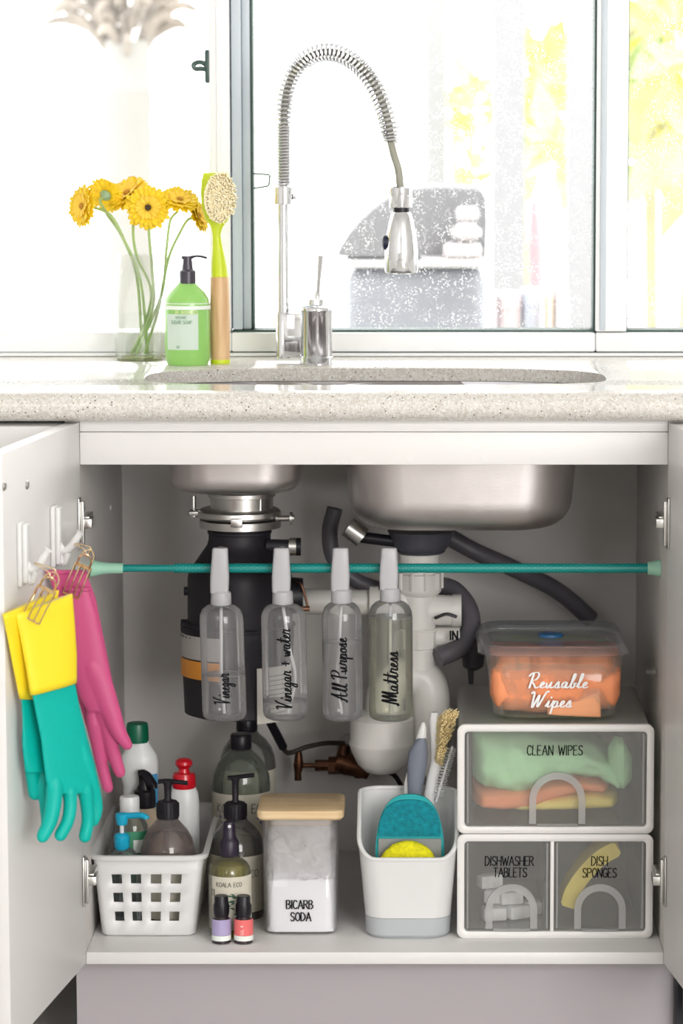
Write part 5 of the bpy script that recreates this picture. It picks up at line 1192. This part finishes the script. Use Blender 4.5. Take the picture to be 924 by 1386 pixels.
# teal scrubber standing in the caddy
ty_ = ky-.012
TS = mat('teal_scourer', (.0, .24, .30), .9, bump=1., bscale=420, var=.35, vscale=160); TSE = mat('teal_foam', (.02, .42, .44), .7, bump=.4, bscale=500)
def archpts(u0, u1, vt, vb, y, n=24, pw=2.6):
    a, b, c, d = A(u0, vb, y), A(u1, vb, y), A(0, vt, y), A(0, vb, y); out = []
    hz = (c.z-d.z)
    for k in range(n+1):
        th = PI*k/n; cc, ss = math.cos(th), math.sin(th); q = (abs(cc)**pw+abs(ss)**pw)**(-1/pw); out.append(V((a.x+b.x)/2+(b.x-a.x)/2*cc*q, y, d.z+hz*ss*q))
    return out
sc_ = root('scrubber', A(554, 1180, ty_), 'teal textured scrubber standing up in the caddy behind the yellow sponge', 'scrubber')
bm = B(); extr(bm, archpts(508, 601, 1076, 1166, ty_), V(0, .010, 0)); bmesh.ops.bevel(bm, geom=[e for e in bm.edges if abs((e.verts[0].co-e.verts[1].co).y) < .001], offset=.002, segments=2, affect='EDGES'); obj('foam_border', bm, TSE, sc_)
bm = B(); pts = archpts(513, 596, 1082, 1131, ty_-.001)
extr(bm, pts, V(0, -.004, 0)); obj('scouring_pad', bm, TS, sc_)
bm = B(); pts = [A(u, v, ty_-.0012) for u, v in ((512, 1135), (597, 1135), (597, 1170), (512, 1170))]; extr(bm, pts, V(0, -.0015, 0)); obj('grey_backing', bm, mat('grey_backing', (.28, .29, .28), .7), sc_)
ys = ky-.030
bm = B(); c = A(552, 1178, ys); R_ = []
for k in range(13):
    th = -PI/2+PI*k/12; R_.append([V(c.x+41*s_*max(math.cos(th), .01)**.6*math.cos(t), ys+(.008+.006*math.sin(th)*0)*max(math.cos(th), .02)**.5*math.sin(t), c.z+41*s_*math.sin(th)) for t in [2*PI*q/40 for q in range(40)]])
# disc lying on edge: width in x and z, thin in y
bm.free(); bm = B(); R_ = []
for k in range(9):
    f = k/8*2-1; yy_ = ys+f*.009; rr_ = 41*s_*(1-abs(f)**3*.18); R_.append([V(c.x+rr_*math.cos(t), yy_, c.z+rr_*math.sin(t)) for t in [2*PI*q/48 for q in range(48)]])
rings(bm, R_); fixn(bm)
for v in bm.verts: v.co += V(random.uniform(-1, 1), random.uniform(-1, 1), random.uniform(-1, 1))*.0006
obj('yellow_sponge', bm, mat('yellow_scourer', (.80, .74, .01), .9, bump=1, bscale=420, var=.2, vscale=200), None, 'round yellow sponge standing on edge at the front of the caddy', 'sponge', loc=c)
# brushes
yb = ky+.022
bb = root('scrub_brush', A(565, 1070, yb), 'grey-gripped brush handle leaning upright in the caddy', 'brush')
def limb(bm, rows, y, dep, n=20):
    R_ = []
    for v, u0, u1 in rows:
        a, b = A(u0, v, y), A(u1, v, y); c = (a+b)/2; h = (b.x-a.x)/2; R_.append([c+V(h*math.cos(t), min(dep, h)*math.sin(t), 0) for t in [2*PI*q/n for q in range(n)]])
    rings(bm, R_); fixn(bm); return bm
obj('grip', limb(B(), [(1150, 548, 562), (1075, 552, 570), (1055, 551, 574), (1035, 551, 578), (1018, 553, 579), (1005, 560, 578), (999, 566, 576)], yb, .007), mat('blue_grey_grip', (.17, .19, .24), .55), bb)
obj('white_tip', limb(B(), [(1012, 562, 576), (998, 563, 577), (985, 567, 577), (978, 570, 575)], yb+.003, .005), WPL, bb)
obj('white_shank', limb(B(), [(1150, 546, 552), (1060, 547, 556), (1046, 550, 556)], yb+.008, .004), WPL, bb)
yb2 = ky+.030
b2_ = root('bottle_brush', A(585, 1070, yb2), 'white brush with tan bristles and small side bristles in the caddy', 'brush')
obj('brush_handle', limb(B(), [(1150, 566, 580), (1080, 573, 590), (1050, 578, 594), (1030, 583, 600), (1000, 582, 604), (975, 580, 600), (964, 583, 594)], yb2+.004, .005), WPL, b2_)
bm = B(); random.seed(3)
for k in range(300):
    a, b = random.random(), random.random(); p0 = A(588+10*a+3*b, 1032-62*b+8*a, yb2+random.uniform(-.003, .003)); p1 = A(596+(24*a+4)*(.35+.65*b)-6*(1-b), 1028-68*b+random.uniform(-3, 2), yb2-.022+random.uniform(-.004, .004)); tube(bm, [p0, p1], .0009, 4)
obj('tan_bristles', bm, mat('tan_bristle', (.90, .74, .40), .6), b2_, kind='stuff')
bm = B()
for k in range(110):
    t = k/110; c = lerp(A(592, 1078, yb2-.006), A(612, 1012, yb2-.006), t); a = k*2.4; tube(bm, [c, c+V(math.cos(a), math.sin(a), .15)*.0075], .0004, 4)
tube(bm, [A(590, 1085, yb2-.006), A(612, 1010, yb2-.006)], .0016, 8); obj('white_bristles', bm, mat('white_bristle', (.85, .85, .86), .5), b2_, kind='stuff')

# ---- drawer units
uf = fl(1271); U0, U1 = A(618.5, 1200, uf).x, A(883.5, 1200, uf).x; ud = .31
zm0, zm1, ztop = A(0, 1129, uf).z, A(0, 1126, uf).z, A(0, 981, uf).z
UW = mat('drawer_white', (.80, .785, .77), .35)
ULT = clear('translucent_side', (.985, .985, .98), .36, (.88, .87, .85), .4, .25, edge=.1)
DRW = clear('drawer_clear', (.985, .985, .98), .12, (.85, .85, .83), .7, .08, edge=.12)
HND = clear('handle_clear', (.96, .96, .96), .46, (.88, .88, .88), .7, .1, edge=.2)
def rr_xz(x0, x1, z0, z1, y, r, n=6):
    return [V(p_.x, y, p_.y) for p_ in rrect((x0+x1)/2, (z0+z1)/2, (x1-x0)/2, (z1-z0)/2, r, 0, n)]
def housing(z0, z1, label):
    g = root('drawer_unit', ((U0+U1)/2, uf+ud/2, z0), label, 'drawer unit', 'stacked drawer units'); t = .0095
    bm = B()
    o_ = lambda y, e, r=.010: rr_xz(U0+e, U1-e, z0+e, z1-e, y, r)
    R_ = [o_(uf+.012, .0005), o_(uf+.002, .0), o_(uf, .0022), o_(uf, t-.002, .006), o_(uf+.0015, t, .005), o_(uf+.012, t, .005)]
    rings(bm, R_+[R_[0]], False, False); fixn(bm); obj('front_frame', bm, UW, g, ang=50)
    bm = B(); R_ = [o_(uf+.012, .003), o_(uf+ud, .003), o_(uf+ud, .0055), o_(uf+.012, .0055)]
    rings(bm, R_[:2], False, True); fixn(bm); o2 = obj('casing', bm, ULT, g)
    return g
def drawer(g, x0, x1, z0, z1, words, hx, hw_, hz):
    yf = uf+.006; dp = ud-.03
    bm = B()
    box(bm, x0, x1, yf, yf+.002, z0, z1, .0006, 1)
    obj_ = obj('drawer_front', bm, DRW, g)
    e = .006; bm = B(); h = (z1-z0)*.80
    box(bm, x0+e, x0+e+.0015, yf+.003, yf+dp, z0+.003, z0+h); box(bm, x1-e-.0015, x1-e, yf+.003, yf+dp, z0+.003, z0+h); box(bm, x0+e, x1-e, yf+.003, yf+dp, z0+.002, z0+.0032); box(bm, x0+e, x1-e, yf+dp-.0015, yf+dp, z0+.004, z0+h)
    obj('drawer_tray', bm, clear('tray_clear', (.98, .98, .975), .05, (.85, .85, .83), .4, .15, edge=.1), g, smooth=False)
    bm = B()   # pale edge strips where the walls meet the front
    for x in (x0+e*.6, x1-e*.6): box(bm, x-.001, x+.001, yf-.0004, yf+.004, z0+.003, z1-.003)
    obj('edge_strip', bm, HND, g, smooth=False)
    # arched pull
    a = V(hx-hw_, 0, 0); n = 24; rin = hw_-9.5*s_; outp = []; inp = []
    zc = z0+hz-hw_
    for k in range(n+1): th = PI*k/n; outp.append(V(hx+hw_*math.cos(th), 0, zc+hw_*math.sin(th))); inp.append(V(hx+rin*math.cos(th), 0, zc+rin*math.sin(th)))
    outp = [V(hx+hw_, 0, z0+.003)]+outp+[V(hx-hw_, 0, z0+.003)]; inp = [V(hx+rin, 0, z0+.003)]+inp+[V(hx-rin, 0, z0+.003)]
    bm = B(); ya, yb_ = yf-.0045, yf-.0001
    R_ = [[p_+V(0, yb_, 0) for p_ in outp], [p_+V(0, ya, 0) for p_ in outp], [p_+V(0, ya, 0) for p_ in inp], [p_+V(0, yb_, 0) for p_ in inp]]
    rings(bm, R_+[R_[0]], False, False, closed=False); fixn(bm); obj('arched_handle', bm, HND, obj_)
    bm = B(); box(bm, hx-rin+.001, hx+rin-.001, yf-.010, yf-.0002, z0+.002, z0+.0035); obj('finger_ledge', bm, HND, obj_, smooth=False)
    bm = B()
    for txt, uu, vv, sz, tk in words: write(bm, txt, CAPS, flatmap(A(uu, vv, yf-.0006)), sz*s_, tk, wd=.125, xs=.82, contrast=.35, smooth=False, slant=.03)
    obj('lettering', bm, INK, obj_)
gU = housing(zm0+.0002+(zm1-zm0)*0, ztop, 'upper white drawer unit lettered Clean Wipes, full of folded cloths')
gL = housing(SH+.0004, zm0-.0006, 'lower white drawer unit with two drawers, tablets left and sponge right')
i_ = .0102
xm_ = A(746, 1200, uf).x
drawer(gU, U0+i_, U1-i_, zm0+i_, ztop-i_, [('CLEAN WIPES', 750.5, 1022, 13, .17)], A(754, 1100, uf).x, 38*s_, 74*s_)
drawer(gL, U0+i_, xm_-.002, SH+i_, zm0-i_, [('DISHWASHER', 689, 1171.5, 12.5, .13), ('TABLETS', 690, 1187, 12.5, .13)], A(692, 1200, uf).x, 35*s_, 65*s_)
drawer(gL, xm_+.004, U1-i_, SH+i_, zm0-i_, [('DISH', 811, 1171.5, 12.5, .13), ('SPONGES', 811, 1187.5, 12.5, .13)], A(812, 1200, uf).x, 35*s_, 65*s_)
bm = B(); box(bm, xm_-.0015, xm_+.0035, uf+.003, uf+.012, SH+.009, zm0-.009, .001); obj('centre_bar', bm, UW, gL)
# cloths
def cloth(name, rows, y0, y1, m, label, amp=.0022, seed=0., par=None, group=None, fs=60, endk=.3):
    """rows: (u, v_top, v_bottom) on the near face; a folded bundle with creases"""
    ym = (y0+y1)/2; bm = B(); R_ = []; K = 36
    us = [lerp(rows[0][0], rows[-1][0], k/44) for k in range(45)]
    tp = [(a, b) for a, b, c in rows]; bt = [(a, c) for a, b, c in rows]
    for u in us:
        zt_, zb_ = A(u, interp(tp, u), y0).z, A(u, interp(bt, u), y0).z; x = A(u, 1100, y0).x; e = endk+(1-endk)*math.sqrt(max(0, min(1, (u-us[0])/12, (us[-1]-u)/12)))
        cz, hz_, hy_ = (zt_+zb_)/2, (zt_-zb_)/2, (y1-y0)/2*e; ring = []
        for k in range(K):
            t = 2*PI*k/K; c, s = math.cos(t), math.sin(t); q = (abs(c)**3.4+abs(s)**3.4)**(-1/3.4)
            p_ = V(x, ym+hy_*c*q, cz+hz_*s*q)
            d = noise.noise(V(p_.x*fs*.5, p_.y*fs*.5, p_.z*fs+seed))*1.2+abs(noise.noise(V(p_.x*fs*.9+seed, p_.y*fs*.5, p_.z*fs*1.1)))*-1.4+.3
            nn = V(0, c, s*.6); ring.append(p_+nn*amp*d)
        R_.append(ring)
    rings(bm, R_); fixn(bm)
    return obj(name, bm, m, None, label, 'cloth', group, loc=(A((us[0]+us[-1])/2, 1100, ym).x, ym, A(0, rows[0][2], y0).z), ang=80)
MINTC = mat('mint_cloth', (.50, .84, .50), .9, bump=.6, bscale=900); ORC = mat('orange_cloth', (1, .36, .17), .9, bump=.6, bscale=900); YEC = mat('yellow_cloth', (.98, .82, .22), .9, bump=.6, bscale=900)
def yd(z): return uf+.014
fy0 = uf+.022
cloth('folded_cloth', [(690, 1083, 1101), (760, 1078, 1101), (800, 1072, 1100), (830, 1078, 1097), (840, 1086, 1095)], fy0+.004, fy0+.17, YEC, 'yellow cloth at the bottom of the upper drawer', seed=3, group='cloths in the upper drawer', amp=.0012)
cloth('folded_cloth', [(641, 1072, 1098), (680, 1070, 1102), (720, 1068, 1100), (740, 1060, 1090), (790, 1056, 1074), (828, 1064, 1076)], fy0+.001, fy0+.18, ORC, 'orange cloth between the mint and yellow ones in the upper drawer', seed=8, group='cloths in the upper drawer', amp=.0018)
cloth('folded_cloth', [(641, 1004, 1068), (660, 1003, 1078), (700, 1003, 1080), (735, 1005, 1074), (745, 1006, 1056), (780, 1012, 1056), (812, 1026, 1060), (836, 1042, 1076), (850, 1058, 1074)], fy0-.004, fy0+.19, MINTC, 'mint green cloth piled on top in the upper drawer', seed=21, group='cloths in the upper drawer', amp=.0085, fs=62)
cloth('cloth_fold', [(824, 1018, 1060), (834, 1004, 1068), (844, 1006, 1072), (856, 1030, 1062)], fy0-.006, fy0+.06, MINTC, 'upturned mint green corner of cloth at the right of the upper drawer', seed=33, group='cloths in the upper drawer', amp=.002)
# tablets and sponge
random.seed(15); ty0 = uf+.05
TAB = mat('tablet_white', (.88, .89, .90), .5, var=.15, vscale=80)
for k, (u, v, yy, rz) in enumerate(((668, 1240, .0, .2), (682, 1240, .03, -.3), (700, 1242, .01, .5), (716, 1240, .035, .1), (672, 1222, .02, -.2), (690, 1224, .015, .3), (662, 1208, .03, .4))):
    c = A(u, v, ty0+yy); lvl = 0 if v > 1230 else (1 if v > 1215 else 2)
    c.z = SH+i_+.0035+.009+lvl*.0185
    bm = B(); box(bm, -.016, .016, -.011, .011, -.009, .009, .003, 2)
    bm.transform(Matrix.Translation(c) @ Matrix.Rotation(rz, 4, 'Z'))
    obj('dishwasher_tablet', bm, [TAB][0], None, ['tablet at the far left of the bottom row in the lower left drawer', 'second tablet from the left on the drawer floor, lower left drawer', 'tablet right of centre on the floor of the lower left drawer', 'rightmost tablet in the lower left drawer', 'left tablet of the second layer in the lower left drawer', 'right tablet of the second layer in the lower left drawer', 'single tablet on top of the pile in the lower left drawer'][k], 'tablet', 'dishwasher tablets', loc=c)
sp0 = uf+.03; P_ = spline([A(u, v, sp0) for u, v in ((768, 1228), (776, 1205), (792, 1182), (812, 1162), (836, 1148))], 6)
bm = B(); R_ = []
for i, p_ in enumerate(P_):
    T = (P_[min(i+1, len(P_)-1)]-P_[max(i-1, 0)]).normalized(); nn = V(-T.z, 0, T.x)*(.0105 if 0 < i < len(P_)-1 else .0075); R_.append([p_+nn, p_+nn+V(0, .06, 0), p_-nn+V(0, .06, 0), p_-nn])
rings(bm, R_); fixn(bm); obj('dish_sponge', bm, mat('yellow_foam', (.98, .80, .16), .85, bump=.5, bscale=500), None, 'bent yellow dish sponge leaning in the lower right drawer', 'sponge', loc=P_[0])

# ---- container of reusable wipes on top
cf = uf+.028; s2 = S(cf, .5); cdp = .215
C0, C1 = A(668, 970, cf).x, A(837, 970, cf).x; T0, T1 = A(658, 888, cf).x, A(845, 888, cf).x
cz0, cz1 = ztop+.0006, A(0, 889, cf).z
con = root('plastic_container', ((C0+C1)/2, cf+cdp/2, ztop), 'clear lidded container of orange cloths lettered Reusable Wipes on the drawers', 'container')
ccx_, ccy_ = (C0+C1)/2, cf+cdp/2
def cr(t, ins=0, r=.03): return rrect(lerp(ccx_, (T0+T1)/2, t), ccy_, lerp((C1-C0)/2, (T1-T0)/2, t)-ins, lerp(cdp/2-.006, cdp/2, t)-ins, r, lerp(cz0, cz1, t), 8)
bm = B(); rings(bm, [cr(0, .010), [p_+V(0, 0, .0015) for p_ in cr(0, .004)], [p_+V(0, 0, .005) for p_ in cr(.0, .0)], cr(.5), cr(1)], True, False); fixn(bm)
CON = clear('container_clear', (.975, .98, .975), .045, (.85, .87, .84), .6, .1, edge=.3); o = obj('tub_body', bm, CON, con); shell_mod(o, .0014)
L0, L1 = A(648, 880, cf-.008).x, A(852, 880, cf-.008).x; lcx, lhx = (L0+L1)/2, (L1-L0)/2; lz0, lz1 = A(0, 889, cf-.008).z, A(0, 877, cf-.008).z; lhy = cdp/2+.010
bm = B(); rrings(bm, lcx, ccy_, [(lz0, lhx-.001, lhy-.001, .036), (lz0+.001, lhx+.001, lhy+.001, .038), (lz0+.004, lhx, lhy, .037), (lz1-.002, lhx-.004, lhy-.004, .035), (lz1+.001, lhx-.007, lhy-.007, .033), (lz1+.001, lhx-.011, lhy-.011, .03), (lz1-.003, lhx-.014, lhy-.014, .03)], n=10, cap0=False); fixn(bm)
lidm = clear('bluish_lid', (.92, .94, .97), .20, (.66, .68, .74), .6, .15, edge=.25); ld = obj('lid', bm, lidm, con, ang=60)
c = A(748, 857, ccy_); c.y = ccy_-.01
bm = B(); lathe(bm, lcx, ccy_, [(lz1-.0028, .017), (lz1+.0005, .016), (lz1+.001, .014)], seg=30); obj('blue_vent', bm, mat('blue_vent', (.02, .14, .34), .4), ld)
cloth('orange_wipes', [(664, 889, 950), (671, 887, 968), (720, 886, 973), (780, 886, 973), (832, 887, 968), (839, 889, 950)], cf+.004, cf+.16, ORC, 'bundle of orange cloths filling the lidded container', seed=5, amp=.0035, fs=70, endk=.8)
cloth('orange_flap', [(740, 957, 968), (780, 948, 970), (806, 938, 971), (812, 942, 971)], cf+.0035, cf+.012, mat('light_orange_cloth', (1, .46, .24), .9, bump=.6, bscale=900), 'lighter orange folded corner at the front of the container', seed=2, amp=.0008)
cloth('green_wipes', [(668, 878, 886), (700, 876, 886), (790, 876, 886), (826, 879, 886)], cf+.07, cf+.19, mat('pale_green_cloth', (.35, .55, .22), .9), 'pale green cloth under the container lid, behind the orange', seed=14, amp=.001)
bm = B()
write(bm, 'Reusable', CURS, flatmap(A(754, 931, cf-.0022)), 20*s2, .02, wd=.10, xs=1.25, contrast=.4, slant=.22)
write(bm, 'Wipes', CURS, flatmap(A(744, 957, cf-.0012)), 21*s2, .02, wd=.10, xs=1.22, contrast=.4, slant=.22); obj('lettering', bm, WINK, con)
